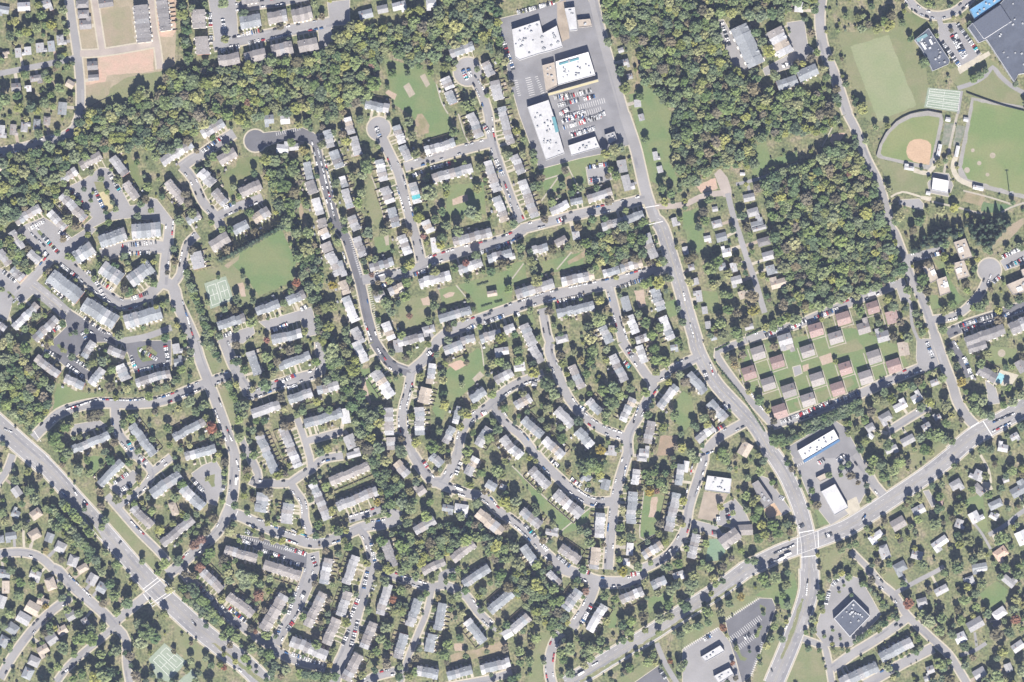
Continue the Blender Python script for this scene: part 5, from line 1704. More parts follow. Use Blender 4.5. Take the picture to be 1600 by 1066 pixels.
for t in rec['D']:
    p = pts(t[3:]); cx = sum(q[0] for q in p)/len(p); cy = sum(q[1] for q in p)/len(p)
    root, fp, h, o0, fx, fy = min(FOBJ, key=lambda F_: min(math.dist((cx, cy), q) for q in F_[1]+[(F_[4], F_[5])]))
    w3 = [W(*q)-o0 for q in p]; n = len(w3)
    if sum(w3[k].x*w3[(k+1) % n].y-w3[(k+1) % n].x*w3[k].y for k in range(n)) < 0: w3 = w3[::-1]
    inn_ = inside(np.array([cx]), np.array([cy]), fp)[0]
    z0, z1 = (h+.02, h+.02+float(t[1])*0+.9) if inn_ and t[2] != 'slate' else (h+.02, h+2) if inn_ else (3.0, 3.5)
    if t[2] in ('teal', 'cream', 'blue', 'tealdark'): z1 = max(z1, h+.75) if inn_ else h+.7
    v = [(q.x, q.y, z0) for q in w3]+[(q.x, q.y, z1) for q in w3]
    f = [(k, (k+1) % n, n+(k+1) % n, n+k) for k in range(n)]+[tuple(range(n, 2*n)), tuple(range(n-1, -1, -1))]
    obj({'white': 'skylight', 'slate': 'raised_roof'}.get(t[2], 'awning'), mesh('roof_part', v, f, [mat('roof_part_'+t[2], DCOL[t[2]], .7, .5, .06)]), root)

# ------------------------------------------------------------------ fences, hedges, lamp mast
WOOD = mat('weathered_wood', (.27, .22, .165), .9, 1, .2, .2); DARK = mat('windscreen_mesh', (.03, .035, .035), .9)
def fence_run(v, f, mi, p, q, h, th, o0):
    a, b = W(*p)-o0, W(*q)-o0; dr = (b-a)
    if dr.length < .3: return
    dr.normalize(); n = Vector((-dr.y, dr.x, 0))*th/2; i = len(v)
    for z in (0, h):
        for e in (a-n, b-n, b+n, a+n): v.append((e.x, e.y, z))
    for q_ in ((4, 5, 6, 7), (0, 1, 5, 4), (1, 2, 6, 5), (2, 3, 7, 6), (3, 0, 4, 7)): f.append(tuple(i+k for k in q_)); mi.append(0)
for ri, (x1, y1, x2, y2, d, n, c) in enumerate(ROWS):
    if d >= 20 or c == 'u' and d > 15 and R_.random() < .5: continue
    L = math.hypot(x2-x1, y2-y1); ux, uy = (x2-x1)/L, (y2-y1)/L; s = -YARDS[ri]; vx, vy = -uy*s, ux*s
    ln = 9
    mx, my = (x1+x2)/2+vx*d/2, (y1+y2)/2+vy*d/2
    while ln > 3 and any(at(M_BLD, x1+ux*L*f_+vx*(d/2+2.5+ln*g), y1+uy*L*f_+vy*(d/2+2.5+ln*g)) or at(M_ROAD, x1+ux*L*f_+vx*(d/2+ln*g), y1+uy*L*f_+vy*(d/2+ln*g)) for f_ in (.1, .5, .9) for g in (.5, 1)): ln -= 1
    if ln < 4: continue
    o0 = W(mx, my); root = empty('yard_fence', o0)
    P = lambda f_, e: (x1+ux*L*f_+vx*(d/2+e), y1+uy*L*f_+vy*(d/2+e))
    for k in range(n+1):
        if R_.random() < .12 and 0 < k < n: continue
        v, f, mi = [], [], []; fence_run(v, f, mi, P(k/n, .6), P(k/n, ln), 1.8, .14, o0)
        if f: obj('divider', mesh('divider', v, f, [WOOD]), root)
    if R_.random() < .75:
        for k in range(n):
            v, f, mi = [], [], []; fence_run(v, f, mi, P((k+.04)/n, ln+.3), P((k+.96)/n, ln+.3), 1.8, .14, o0); obj('back_panel', mesh('back_panel', v, f, [WOOD]), root)
    tag(root, 'weathered timber yard fence behind townhouses', 'fence', 'timber fences behind the townhouses', mx+vx*ln/2, my+vy*ln/2)
for i, t in enumerate(rec['N']):
    p = pts(t); o0 = W(*p[0]); root = empty('field_fence', o0)
    q = catmull(p, 12)
    for k in range(len(q)-1):
        v, f, mi = [], [], []; fence_run(v, f, mi, q[k], q[k+1], 2.4 if i < 2 else .9, .5 if i < 2 else .2, o0); obj('fence_panel', mesh('fence_panel', v, f, [DARK]), root)
        v, f, mi = [], [], []; box(v, f, mi, -.08, .08, -.08, .08, 0, 2.6 if i < 2 else 1, 0); obj('post', mesh('post', v, f, [HV]), root, W(*q[k])-o0)
    tag(root, None, 'fence', None, *p[0], ('curved dark fence round the clay-infield ball field', 'long dark fence above the larger ball field', 'low black silt fence across the bare slope')[i])
p = W(*fl(rec['L'][0])); root = empty('floodlight_mast', p); v, f, mi = [], [], []
box(v, f, mi, -.45, .45, -.45, .45, 0, 24, 0); obj('pole', mesh('pole', v, f, [HV]), root)
v, f, mi = [], [], []; box(v, f, mi, -2.2, 2.2, -.2, .2, 23.2, 23.5, 0); obj('crossbar', mesh('crossbar', v, f, [HV]), root)
for k in range(4):
    v, f, mi = [], [], []; box(v, f, mi, -2.1+k*1.2, -1.4+k*1.2, -.5, .3, 23.52, 24.2, 0); obj('lamp_head', mesh('lamp_head', v, f, [HV]), root)
tag(root, None, 'lamp mast', None, 0, 0, 'tall slim floodlight mast beside the larger ball field')

# ------------------------------------------------------------------ trees
def leaf_mat(key, col, var=.28):
    m = bpy.data.materials.new('foliage_'+key); m.use_nodes = True; nt = m.node_tree; L = nt.links.new; b = nt.nodes['Principled BSDF']
    b.inputs['Roughness'].default_value = .7; b.inputs['Specular IOR Level'].default_value = .15
    oi = nt.nodes.new('ShaderNodeObjectInfo'); at_ = nt.nodes.new('ShaderNodeAttribute'); at_.attribute_name = 'tint'
    hs = nt.nodes.new('ShaderNodeHueSaturation'); hs.inputs['Color'].default_value = (*col, 1)
    def mr(src, lo, hi):
        n = nt.nodes.new('ShaderNodeMapRange'); n.inputs['To Min'].default_value = lo; n.inputs['To Max'].default_value = hi; L(src, n.inputs['Value']); return n.outputs[0]
    L(mr(oi.outputs['Random'], 0.478, .518), hs.inputs['Hue'])
    m1 = nt.nodes.new('ShaderNodeMath'); m1.operation = 'MULTIPLY'; L(mr(oi.outputs['Random'], 1+var, 1-var), m1.inputs[0]); L(mr(at_.outputs['Fac'], .62, 1.38), m1.inputs[1])
    L(m1.outputs[0], hs.inputs['Value'])
    m2 = nt.nodes.new('ShaderNodeMath'); m2.operation = 'MULTIPLY'; m2.inputs[1].default_value = 7.31; L(oi.outputs['Random'], m2.inputs[0])
    m3 = nt.nodes.new('ShaderNodeMath'); m3.operation = 'FRACT'; L(m2.outputs[0], m3.inputs[0]); L(mr(m3.outputs[0], .7, 1.1), hs.inputs['Saturation'])
    L(hs.outputs[0], b.inputs['Base Color'])
    tr = nt.nodes.new('ShaderNodeBsdfTranslucent'); L(hs.outputs[0], tr.inputs['Color']); mx = nt.nodes.new('ShaderNodeMixShader'); mx.inputs[0].default_value = .4
    L(b.outputs[0], mx.inputs[1]); L(tr.outputs[0], mx.inputs[2]); L(mx.outputs[0], nt.nodes['Material Output'].inputs['Surface'])
    return m
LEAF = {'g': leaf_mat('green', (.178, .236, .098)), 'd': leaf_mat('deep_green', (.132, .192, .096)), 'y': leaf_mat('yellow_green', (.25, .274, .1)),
        'o': leaf_mat('bronze', (.185, .17, .105)), 'Y': leaf_mat('golden', (.27, .24, .065), .15), 'O': leaf_mat('orange', (.25, .135, .085), .15), 'c': leaf_mat('pine', (.062, .1, .062))}
BARK = mat('bark', (.11, .085, .065), .95, 2, .2)
def crown_data(seed, conifer=False):
    """unit crown: radius 1, centre at the origin, squashed dome of leaf clumps"""
    r = random.Random(seed); v, f, tint = [], [], []
    cl = []
    if conifer:
        for k in range(18): z = -1.1+2.3*k/17; q = .95*(1-(z+1.1)/2.4)+.08; a = k*2.4; cl.append((q*.6*math.cos(a), q*.6*math.sin(a), z, .42*q+.16))
    else:
        lop = [r.uniform(.68, 1.16) for _ in range(7)]
        for k in range(26):
            a = r.uniform(0, 6.283); q = math.sqrt(r.random())*.74; q *= lop[int(a/6.284*7)]
            z = (1-q*q)*.62*r.uniform(.2, 1.05)-.18
            cl.append((q*math.cos(a), q*math.sin(a), z, r.uniform(.2, .36)))
        for k in range(7): a = k/7*6.283+r.random(); q = .55*lop[k]; cl.append((q*math.cos(a), q*math.sin(a), -.35*r.random()-.1, .3))
    for (x, y, z, q) in cl:
        t0 = r.random()
        for k in range(16):
            n = Vector((r.gauss(0, 1), r.gauss(0, 1), r.gauss(.35, 1))).normalized()
            c = Vector((x, y, z))+n*q*r.uniform(.55, 1.0)
            s = r.uniform(.12, .21); nn = (n*.9+Vector((r.gauss(0, .35), r.gauss(0, .35)-.15, r.gauss(.55, .35)))).normalized()
            u = nn.orthogonal().normalized(); u.rotate(Matrix.Rotation(r.uniform(0, 6.28), 3, nn)); w = nn.cross(u)
            i = len(v); e = r.uniform(.6, 1)
            v += [c-u*s-w*s*.5*e, c+u*s*.3-w*s*e, c+u*s*1.1+w*s*.2, c+w*s*e-u*s*.2]
            f.append((i, i+1, i+2, i+3)); tint.append(min(1, max(0, t0*.6+r.random()*.4)))
    return v, f, tint
def trunk_data(v0, base, top, r0, limbs, seed):
    r = random.Random(seed); v, f = [], []
    def cone(a, b, ra, rb, n=6):
        d = (b-a).normalized(); u = d.orthogonal().normalized(); w = d.cross(u); i = len(v)
        for p, q in ((a, ra), (b, rb)):
            for k in range(n): an = k/n*6.2832; v.append(p+u*q*math.cos(an)+w*q*math.sin(an))
        for k in range(n): f.append((i+k, i+(k+1) % n, i+n+(k+1) % n, i+n+k))
    cone(Vector((0, 0, base)), Vector((0, 0, top)), r0, r0*.55)
    for k in range(limbs):
        a = k/limbs*6.283+r.random(); cone(Vector((0, 0, base+(top-base)*r.uniform(.55, .9))), Vector((.5*math.cos(a), .5*math.sin(a), top+.35)), r0*.45, r0*.15, 4)
    return v, f
def add_tint(me, tint):
    a = me.attributes.new('tint', 'FLOAT', 'FACE'); a.data.foreach_set('value', tint)
NV = 6
CZ = 1.55           # crown centre height over crown radius
CROWNS, TRUNKS, PROTO = {}, [], {}
cd = [crown_data(100+k) for k in range(NV)]+[crown_data(300+k, True) for k in range(2)]
td = [trunk_data(0, -CZ, -.2, .07, 4, 50+k) for k in range(NV)]+[trunk_data(0, -CZ, .8, .05, 0, 90+k) for k in range(2)]
pc = bpy.data.collections.new('tree_kinds'); pnames = []
for k in range(NV+2):
    v, f = td[k]; TRUNKS.append(mesh('trunk', v, f, [BARK]))
    for key in (('g', 'd', 'y', 'o', 'Y', 'O') if k < NV else ('c',)):
        v, f, tint = cd[k]; me = mesh('crown', v, f, [LEAF[key]]); add_tint(me, tint); CROWNS[(key, k)] = me
        v2, f2 = td[k]; n = len(v)
        me2 = mesh('tree', v+v2, f+[tuple(i+n for i in q) for q in f2], [LEAF[key], BARK], [0]*len(f)+[1]*len(f2)); add_tint(me2, tint+[.5]*len(f2))
        nm = 'tree_kind.%03d' % len(pnames); po = bpy.data.objects.new(nm, me2); pc.objects.link(po); PROTO[(key, k)] = len(pnames); pnames.append(nm)
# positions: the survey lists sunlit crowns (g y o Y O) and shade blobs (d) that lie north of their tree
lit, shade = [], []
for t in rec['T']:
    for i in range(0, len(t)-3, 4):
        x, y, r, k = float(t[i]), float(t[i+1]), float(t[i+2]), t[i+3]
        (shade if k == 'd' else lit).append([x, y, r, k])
TREES = []
grid = {}
def too_close(x, y, r, f=.62):
    gx, gy = int(x//16), int(y//16)
    for a in (-1, 0, 1):
        for b in (-1, 0, 1):
            for (x2, y2, r2) in grid.get((gx+a, gy+b), ()):
                if math.hypot(x-x2, y-y2) < (r+r2)*f: return True
    return False
def put(x, y, r, k):
    grid.setdefault((int(x//16), int(y//16)), []).append((x, y, r)); TREES.append((x, y, r, k))
for x, y, r, k in lit: put(x, y+1, r*.92, k)
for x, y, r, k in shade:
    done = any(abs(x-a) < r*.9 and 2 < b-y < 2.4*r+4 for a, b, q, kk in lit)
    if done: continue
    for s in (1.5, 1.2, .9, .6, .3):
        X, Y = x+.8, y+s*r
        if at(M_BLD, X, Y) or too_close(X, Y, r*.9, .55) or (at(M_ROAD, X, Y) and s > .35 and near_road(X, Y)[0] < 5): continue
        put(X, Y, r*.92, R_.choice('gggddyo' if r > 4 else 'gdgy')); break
for t in rec['X']:
    x1, y1, x2, y2, n, r, k = *fl(t[:6]), t[6]; n = int(n)
    for i in range(n):
        f_ = i/max(1, n-1); x = x1+(x2-x1)*f_+R_.uniform(-.6, .6); y = y1+(y2-y1)*f_+R_.uniform(-.6, .6)+(2 if k == 'd' else 0)
        if not at(M_BLD, x, y): put(x, y, r*R_.uniform(.8, 1.1), 'c' if (x1, y1) == (346, 404) else R_.choice('gddg'))
n_listed = len(TREES)
WOODS = []
for kind, polys in (('W', rec['W']), ('V2', rec['V2'])):
    for t in polys:
        p = pts(t); burn(M_WOOD, p); xs = [q[0] for q in p]; ys = [q[1] for q in p]
        if kind == 'W':
            for _k in range(int((max(xs)-min(xs))*(max(ys)-min(ys))/160)):
                X, Y, r = R_.uniform(min(xs), max(xs)), R_.uniform(min(ys), max(ys)), R_.uniform(6.2, 10)
                if inside(np.array([X]), np.array([Y]), p)[0] and not at(M_ROAD, X, Y) and not at(M_BLD, X, Y) and not at(M_OPEN, X, Y) and not too_close(X, Y, r, .62):
                    put(X, Y, r, R_.choice('ggggddyyyo')); WOODS.append(TREES.pop())
        st = 6.7 if kind == 'W' else 7.0; y = min(ys)
        while y < max(ys):
            x = min(xs)+R_.uniform(0, st)
            while x < max(xs):
                X, Y = x+R_.uniform(-2.6, 2.6), y+R_.uniform(-2.6, 2.6)
                if inside(np.array([X]), np.array([Y]), p)[0] and not at(M_ROAD, X, Y) and not at(M_BLD, X, Y) and not at(M_OPEN, X, Y) and R_.random() < .9:
                    r = R_.uniform(3.0, 6.4) if kind == 'W' else R_.uniform(4, 6)
                    if not too_close(X, Y, r, .5 if kind == 'W' else .34):
                        q = R_.random(); k = 'c' if kind == 'V2' else ('g' if q < .44 else 'd' if q < .68 else 'y' if q < .91 else 'o' if q < .996 else 'O')
                        WOODS.append((X, Y, r, k))
                x += st
            y += st*.88
FILL = []
tries = 0
while len(FILL) < 2300 and tries < 60000:
    tries += 1; x, y = R_.uniform(-8, 1608), R_.uniform(-8, 1074)
    if at(M_ROAD, x, y) or at(M_BLD, x, y) or at(M_WOOD, x, y): continue
    if at(M_OPEN, x, y): continue
    big = R_.random(); r = R_.uniform(1.0, 2.4) if big < .5 else R_.uniform(2.4, 5) if big < .84 else R_.uniform(5, 7.6)
    if too_close(x, y, r, .5) or (r > 3 and (at(M_BLD, x+r*.6, y) or at(M_BLD, x-r*.6, y) or at(M_BLD, x, y+r*.6) or at(M_BLD, x, y-r*.6))): continue
    put(x, y, r, R_.choice('ggddgyyo')); FILL.append(TREES.pop())
def tree_vals(x, y, r, k):
    R = r*S*1.1; sc_ = R*R_.uniform(.92, 1.1); hz = R*R_.uniform(.85, 1.2)*(1.25 if k == 'c' else 1)
    return W(x, y, CZ*hz), R_.uniform(0, 6.28), (sc_, sc_*R_.uniform(.88, 1.12), hz), (R_.randrange(NV) if k != 'c' else NV+R_.randrange(2))
KIND = {'g': 'green', 'd': 'deep green', 'y': 'yellow-green', 'o': 'bronze', 'Y': 'golden', 'O': 'orange', 'c': 'dark pine'}
inframe = [t for t in TREES if 2 < t[0] < 1598 and 2 < t[1] < 1064]
inframe.sort(key=lambda t: -t[2]); solo = inframe[:300]; ss = set(id(t) for t in solo); rest = [t for t in TREES if id(t) not in ss]
for t in solo:
    x, y, r, k = t; loc, rz, scl, vi = tree_vals(*t)
    root = empty('pine_tree' if k == 'c' else 'tree', W(x, y), rz)
    z = loc.z
    obj('crown', CROWNS[(k, vi)], root, (0, 0, z), 0, scl); obj('trunk', TRUNKS[vi], root, (0, 0, z), 0, scl)
    tag(root, f'{"broad" if r > 9.5 else "rounded"} {KIND[k]} tree', 'tree', 'large trees among the houses', x, y)
def instances(name, lst, label, cat):
    co, ro, sl_, ix = [], [], [], []
    for t in lst:
        loc, rz, scl, vi = tree_vals(*t); co.append(loc); ro += [0, 0, rz]; sl_ += list(scl); ix.append(PROTO[(t[3], vi)])
    me = bpy.data.meshes.new(name); me.from_pydata([tuple(c) for c in co], [], [])
    for an, ty, dat, key in (('turn', 'FLOAT_VECTOR', ro, 'vector'), ('size', 'FLOAT_VECTOR', sl_, 'vector'), ('which', 'INT', ix, 'value')):
        a = me.attributes.new(an, ty, 'POINT'); a.data.foreach_set(key, dat)
    o = obj(name, me); o['kind'] = 'stuff'; o['label'] = label; o['category'] = cat
    ng = bpy.data.node_groups.new(name, 'GeometryNodeTree')
    ng.interface.new_socket('Geometry', in_out='INPUT', socket_type='NodeSocketGeometry'); ng.interface.new_socket('Geometry', in_out='OUTPUT', socket_type='NodeSocketGeometry')
    N = ng.nodes.new; L = ng.links.new
    gi_, go = N('NodeGroupInput'), N('NodeGroupOutput'); ip = N('GeometryNodeInstanceOnPoints'); ci = N('GeometryNodeCollectionInfo')
    ci.inputs['Collection'].default_value = pc; ci.inputs['Separate Children'].default_value = True; ci.inputs['Reset Children'].default_value = True
    def attr(nm, ty): a = N('GeometryNodeInputNamedAttribute'); a.data_type = ty; a.inputs['Name'].default_value = nm; return next(s for s in a.outputs if s.enabled and s.name == 'Attribute')
    ip.inputs['Pick Instance'].default_value = True
    er = N('FunctionNodeEulerToRotation')
    L(gi_.outputs[0], ip.inputs['Points']); L(ci.outputs[0], ip.inputs['Instance']); L(attr('which', 'INT'), ip.inputs['Instance Index'])
    L(attr('turn', 'FLOAT_VECTOR'), er.inputs[0]); L(er.outputs[0], ip.inputs['Rotation']); L(attr('size', 'FLOAT_VECTOR'), ip.inputs['Scale']); L(ip.outputs[0], go.inputs[0])
    md = o.modifiers.new('scatter', 'NODES'); md.node_group = ng
    return o
instances('woods_foliage', WOODS, 'dense mixed woodland canopy in olive and deep green', 'woodland')
instances('yard_trees_foliage', rest, 'smaller trees scattered through yards and along streets', 'trees')
instances('shrubbery', FILL, 'low shrubs and saplings dotted between the houses', 'shrubs')
# hedges
for i, t in enumerate(rec['Q']):
    p = pts(t); a, b = p; L = math.dist(a, b)*S; n = max(6, int(L*14)); r = random.Random(i); v, f, tint = [], [], []
    ang = math.atan2(-(b[1]-a[1]), b[0]-a[0])
    for k in range(n):
        c = Vector((r.uniform(-L/2, L/2), r.uniform(-.8, .8), r.uniform(.2, 1.9))); nn = Vector((r.gauss(0, .6), r.gauss(0, 1), r.gauss(.6, 1))).normalized()
        u = nn.orthogonal().normalized()*.4; w = nn.cross(u).normalized()*.4; q = len(v); v += [c-u-w, c+u-w, c+u+w, c-u+w]; f.append((q, q+1, q+2, q+3)); tint.append(r.random())
    me = mesh('hedge', v, f, [LEAF['d']]); add_tint(me, tint); mx, my = (a[0]+b[0])/2, (a[1]+b[1])/2
    o = obj('hedge', me, None, W(mx, my), ang); tag(o, 'clipped dark green hedge', 'hedge', 'clipped hedges', mx, my)

# ------------------------------------------------------------------ vehicles
CARC = [('white', (.62, .62, .62)), ('silver', (.36, .37, .38)), ('dark grey', (.055, .06, .065)), ('black', (.015, .015, .018)), ('red', (.33, .025, .025)), ('blue', (.03, .09, .22)), ('teal', (.03, .36, .40))]
TYRE = mat('tyre_rubber', (.015, .015, .015), .9)
def car_mesh(name, cm, L=4.7, Wd=1.85, van=False):
    hl, hw = L/2, Wd/2; v, f, mi = [], [], []
    prof = [(-hl, .35, .82), (-hl+.12, .3, 1.0), (-hl+.9, .3, 1.02), (hl-1.3, .3, .98), (hl-.25, .3, .82), (hl, .38, .62)]
    for (x, z0, z1) in prof: v += [(x, -hw, z0), (x, hw, z0), (x, hw*.94, z1), (x, -hw*.94, z1)]
    for k in range(len(prof)-1):
        a, b = k*4, k*4+4
        for q in range(4): f.append((a+q, b+q, b+(q+1) % 4, a+(q+1) % 4)[::-1]); mi.append(0)
    f.append((0, 1, 2, 3)); mi.append(0); e = (len(prof)-1)*4; f.append((e+3, e+2, e+1, e)); mi.append(0)
    top = 1.48 if not van else 1.85; x0, x1, x2, x3 = (-hl+.35, -hl+.95, hl-2.1, hl-1.25) if not van else (-hl+.1, -hl+.25, hl-1.6, hl-.9)
    i = len(v); v += [(x0, -hw*.9, 1.0), (x3, -hw*.9, .96), (x3, hw*.9, .96), (x0, hw*.9, 1.0), (x1, -hw*.74, top), (x2, -hw*.74, top), (x2, hw*.74, top), (x1, hw*.74, top)]
    for q, m_ in (((4, 5, 6, 7), 0), ((0, 1, 5, 4), 1), ((1, 2, 6, 5), 1), ((2, 3, 7, 6), 1), ((3, 0, 4, 7), 1)): f.append(tuple(i+k for k in q)); mi.append(m_)
    for sx in (-hl+.85, hl-.9):
        for sy in (-hw, hw-.2): box(v, f, mi, sx-.32, sx+.32, sy, sy+.2, 0, .62, 2)
    return mesh(name, v, f, [cm, GLASS, TYRE], mi)
PAINT = [mat('car_paint_'+n.replace(' ', '_'), c, .3, spec=.5) for n, c in CARC]
CARM = [(car_mesh('car', PAINT[i]), car_mesh('van', PAINT[i], 4.9, 1.95, True)) for i in range(len(CARC))]
CARS = []
for li, t in enumerate(rec['K']):
    x1, y1, x2, y2, n, mode = *fl(t[:4]), int(t[4]), t[5]
    if n < 1: continue
    L = math.hypot(x2-x1, y2-y1) or 1; base = math.atan2(-(y2-y1), x2-x1)
    n = int(n*1.35)+(1 if mode == 'p' else 0)
    slots = max(n, int(L/(3.6 if mode == 'p' else 8.5))+1)
    use = sorted(R_.sample(range(slots), min(n, slots)))
    for k in use:
        f_ = (k+.5)/slots; x, y = x1+(x2-x1)*f_, y1+(y2-y1)*f_
        q = R_.random(); ci = 0 if q < .34 else 1 if q < .56 else 2 if q < .75 else 3 if q < .87 else 4 if q < .93 else 5 if q < .992 else 6
        CARS.append((x+R_.uniform(-.3, .3), y+R_.uniform(-.3, .3), base+(math.pi/2 if mode == 'p' else 0)+(math.pi if R_.random() < .4 else 0)+R_.uniform(-.04, .04), ci, 1 if R_.random() < .3 else 0))
for line, w, key in ROADS:
    lx, ly = line[len(line)//2]
    cut = .25 if (ly > 840 and lx < 290) or (lx > 1330 and ly > 600) else 1.15
    if 11 <= w <= 16.5 and key in 'lm' and tuple(line[0]) not in ((926, -5), (1284, -5), (975, 178), (1324, 178), (1391, 354), (1460, 523), (108, -5)):
        fine = catmull(line, 9.5)
        for s in (-1, 1):
            o_ = offset(fine, s*(w/2-1.7)); run = R_.uniform(.1, .6)*cut
            for i in range(1, len(o_)-1):
                if R_.random() < .12: run = R_.uniform(.05, .65)*cut
                x, y = o_[i]; dn = sum(1 for l2, w2, k2 in ROADS if l2 is not line and any(abs(q[0]-x)+abs(q[1]-y) < w2*.5+7 for q in l2))
                if R_.random() < run and not dn and not any(abs(c[0]-x)+abs(c[1]-y) < 6.5 for c in CARS):
                    q = R_.random(); ci = 0 if q < .34 else 1 if q < .56 else 2 if q < .76 else 3 if q < .88 else 4 if q < .94 else 5
                    a, b = o_[i-1], o_[i+1]
                    CARS.append((x, y, math.atan2(-(b[1]-a[1]), b[0]-a[0])+(math.pi if R_.random() < .5 else 0), ci, 1 if R_.random() < .3 else 0))
vis = [c for c in CARS if 0 < c[0] < 1600 and 0 < c[1] < 1066]
keep = [c for i, c in enumerate(vis) if (i*300)//len(vis) != ((i-1)*300)//len(vis)][:300]
kk = set(id(c) for c in keep)
jv, jf, jm = [], [], []
for c in CARS:
    x, y, rz, ci, vn = c
    if id(c) in kk:
        o = obj('van' if vn else 'car', CARM[ci][vn], None, W(x, y, .13), rz)
        tag(o, f'{CARC[ci][0]} {"van" if vn else "car"}', 'van' if vn else 'car', 'vehicles parked along the streets and lots', x, y)
    else:
        me = CARM[ci][vn]; M = Matrix.Translation(W(x, y, .13)) @ Matrix.Rotation(rz, 4, 'Z'); i = len(jv)
        jv += [M @ q.co for q in me.vertices]
        for p in me.polygons: jf.append(tuple(i+k for k in p.vertices)); jm.append(ci if p.material_index == 0 else len(CARC)+p.material_index-1)
o = obj('parked_cars', mesh('parked_cars', jv, jf, PAINT+[GLASS, TYRE], jm)); o['kind'] = 'stuff'; o['label'] = 'further cars parked in rows along streets and in lots'; o['category'] = 'cars'
for i, t in enumerate(rec['V']):
    x, y = float(t[0]), float(t[1]); dd, q = near_road(x, y)
    a = RSEG[:, :2]; j = int(np.argmin(np.hypot(a[:, 0]-x, a[:, 1]-y))); ang = math.atan2(-(RSEG[j, 3]-RSEG[j, 1]), RSEG[j, 2]-RSEG[j, 0])
    root = empty('box_truck', W(x, y), ang)
    v, f, mi = [], [], []; box(v, f, mi, -4.2, 2.2, -1.25, 1.25, .9, 3.5, 0, True); obj('cargo_box', mesh('cargo_box', v, f, [mat('truck_white', (.7, .7, .69), .5)]), root)
    v, f, mi = [], [], []; box(v, f, mi, 2.35, 4.3, -1.1, 1.1, .5, 2.3, 0, True); box(v, f, mi, 4.302, 4.32, -.95, .95, 1.5, 2.2, 1); obj('cab', mesh('cab', v, f, [PAINT[0], GLASS], mi), root)
    for sx in (-3, 3):
        for sy in (-1.1, .8): v, f, mi = [], [], []; box(v, f, mi, sx-.45, sx+.45, sy, sy+.3, 0, .9, 0); obj('wheel', mesh('wheel', v, f, [TYRE]), root)
    tag(root, 'white box truck', 'truck', 'box trucks', x, y)
for t in rec['O']:
    pass

# ------------------------------------------------------------------ the air between the aircraft and the ground
hm = bpy.data.materials.new('thin_haze'); hm.use_nodes = True; hn = hm.node_tree; hn.nodes.remove(hn.nodes['Principled BSDF'])
pv = hn.nodes.new('ShaderNodeVolumePrincipled'); pv.inputs['Color'].default_value = (.58, .66, 1.0, 1); pv.inputs['Density'].default_value = HAZE; pv.inputs['Anisotropy'].default_value = 0.3
hn.links.new(pv.outputs[0], hn.nodes['Material Output'].inputs['Volume'])
_hv, _hf, _hm = [], [], []; box(_hv, _hf, _hm, -2700, 2700, -2500, 2500, -1, CAMH+20, 0, True)
o = obj('haze', mesh('haze', _hv, _hf, [hm])); o['kind'] = 'stuff'

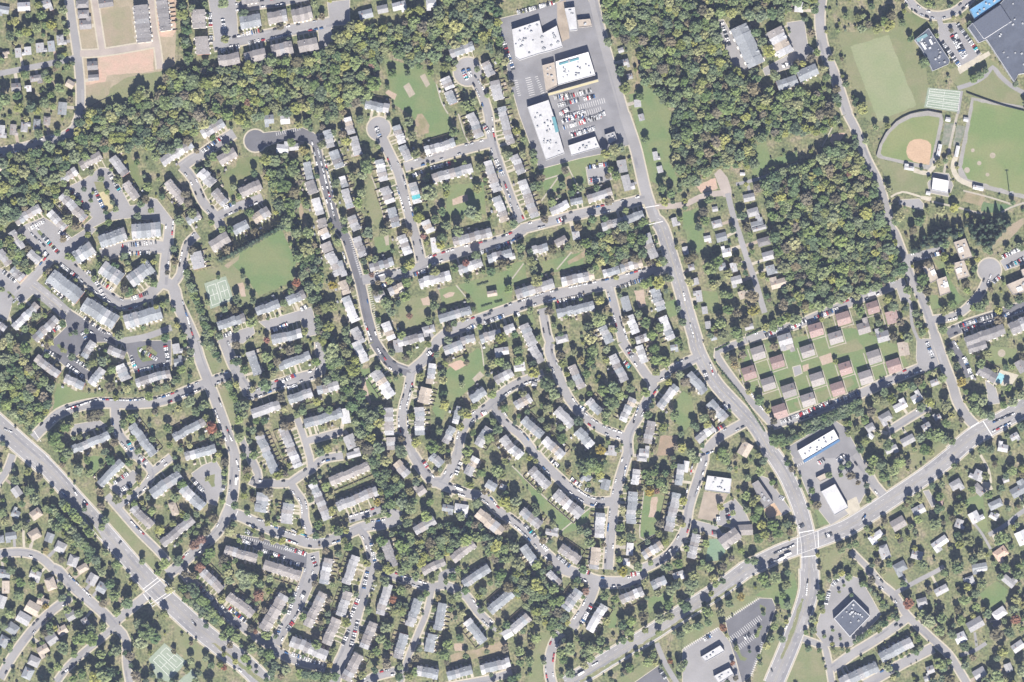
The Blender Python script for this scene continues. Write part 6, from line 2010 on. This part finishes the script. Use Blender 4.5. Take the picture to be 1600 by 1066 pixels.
# ------------------------------------------------------------------ labels: look first, then the place beside something one can find
LM = [(1436, 236, 'the orange clay infield'), (855, 205, 'the white store with teal awning'), (731, 113, 'the upper round cul-de-sac'), (592, 203, 'the teardrop cul-de-sac'), (399, 220, 'the dark turning circle'),
 (415, 405, 'the hedged green playing field'), (342, 457, 'the twin green courts'), (1545, 20, 'the blue-roofed school'), (1455, 78, 'the slate school annex'), (1263, 850, 'the big lower crossroads'), (1563, 590, 'the swimming pool'),
 (245, 923, 'the wide avenue crossing'), (1330, 965, 'the square slate store'), (1170, 975, 'the empty striped car park'), (1280, 697, 'the blue-edged white store'), (1303, 780, 'the white bank'), (1250, 585, 'the lawn of square apartment houses'),
 (195, 100, 'the pink building site'), (650, 135, 'the two sand courts'), (1045, 695, 'the brown bare court'), (720, 312, 'the sand patch in the back lawn'), (769, 459, 'the small park pavilion'), (262, 1035, 'the avenue tennis court'),
 (955, 610, 'the dark central grove'), (1500, 365, 'the pine windbreak'), (1475, 425, 'the tan flat apartments'), (1546, 422, 'the pale turning circle'), (1205, 255, 'the woodland clearing'), (1128, 288, 'the gravel yard'),
 (164, 313, 'the yellow play area'), (641, 582, 'the dark fork junction'), (690, 755, 'the lower fork junction'), (1118, 860, 'the artificial turf patch'), (1530, 668, 'the right-side crossroads'), (1018, 325, 'the upper T-junction'),
 (324, 595, 'the crossroads by the dirt strip'), (357, 795, 'the junction with crosswalks'), (404, 928, 'the orange tree lawn'), (1145, 72, 'the wide blue-grey apartments'), (120, 640, 'the roadside green wedge'), (430, 855, 'the long dark car park'),
 (80, 400, 'the divided parking road'), (225, 385, 'the curved parking court'), (125, 545, 'the dark diagonal lot'), (1365, 745, 'the store exit road'), (1470, 760, 'the cottage driveway'), (35, 850, 'the bend by the long drive'),
 (490, 700, 'the small inner lane'), (1035, 790, 'the narrow lawn with sand strip'), (895, 810, 'the crossed footpaths'), (940, 905, 'the wide lower junction'), (860, 1030, 'the curved access road'), (1110, 1020, 'the white restaurant'), (1550, 930, 'the pale orchard lawn'), (1416, 950, 'the street bend by the orange tree'),
 (880, 408, 'the bare garden strip'), (640, 490, 'the dry fenced lawn'), (1155, 400, 'the straight cottage lane'), (375, 50, 'the upper parking street'), (60, 105, 'the short side street'), (520, 300, 'the dark car-lined road'), (95, 265, 'the edge of the large wood'),
 (715, 1012, 'the pink play square'), (570, 950, 'the slanted parking street'), (210, 800, 'the frontage road'), (580, 610, 'the strip of bare soil'), (1080, 640, 'the green beside the main road'), (1060, 470, 'the long main road'), (180, 980, 'the lower left crossroads'), (40, 975, 'the cul-de-sac cottages')]
DIR = ['east', 'northeast', 'north', 'northwest', 'west', 'southwest', 'south', 'southeast']
ORD = ['', 'second ', 'third ', 'fourth ', 'fifth ', 'sixth ', 'seventh ', 'eighth ', 'ninth ', 'tenth ']
buckets = {}
for o, head, x, y in THINGS:
    lm = min(LM, key=lambda l: math.dist((x, y), l[:2])); d = math.dist((x, y), lm[:2])
    di = DIR[int(((math.degrees(math.atan2(-(y-lm[1]), x-lm[0]))+382.5) % 360)//45)]
    buckets.setdefault((head, lm[2], di), []).append((d, o))
for (head, lm, di), lst in buckets.items():
    lst.sort(key=lambda q: q[0])
    for i, (d, o) in enumerate(lst):
        o['label'] = f'{head} just {di} of {lm}' if len(lst) == 1 else f'{head}, {"first" if i == 0 else ORD[i].strip() if i < 10 else str(i+1)+"th"} {di} from {lm}'
print('counts: trees', len(TREES), 'solo', len(solo), 'woods', len(WOODS), 'fill', len(FILL), 'cars', len(CARS), 'objects', len(sc.objects))
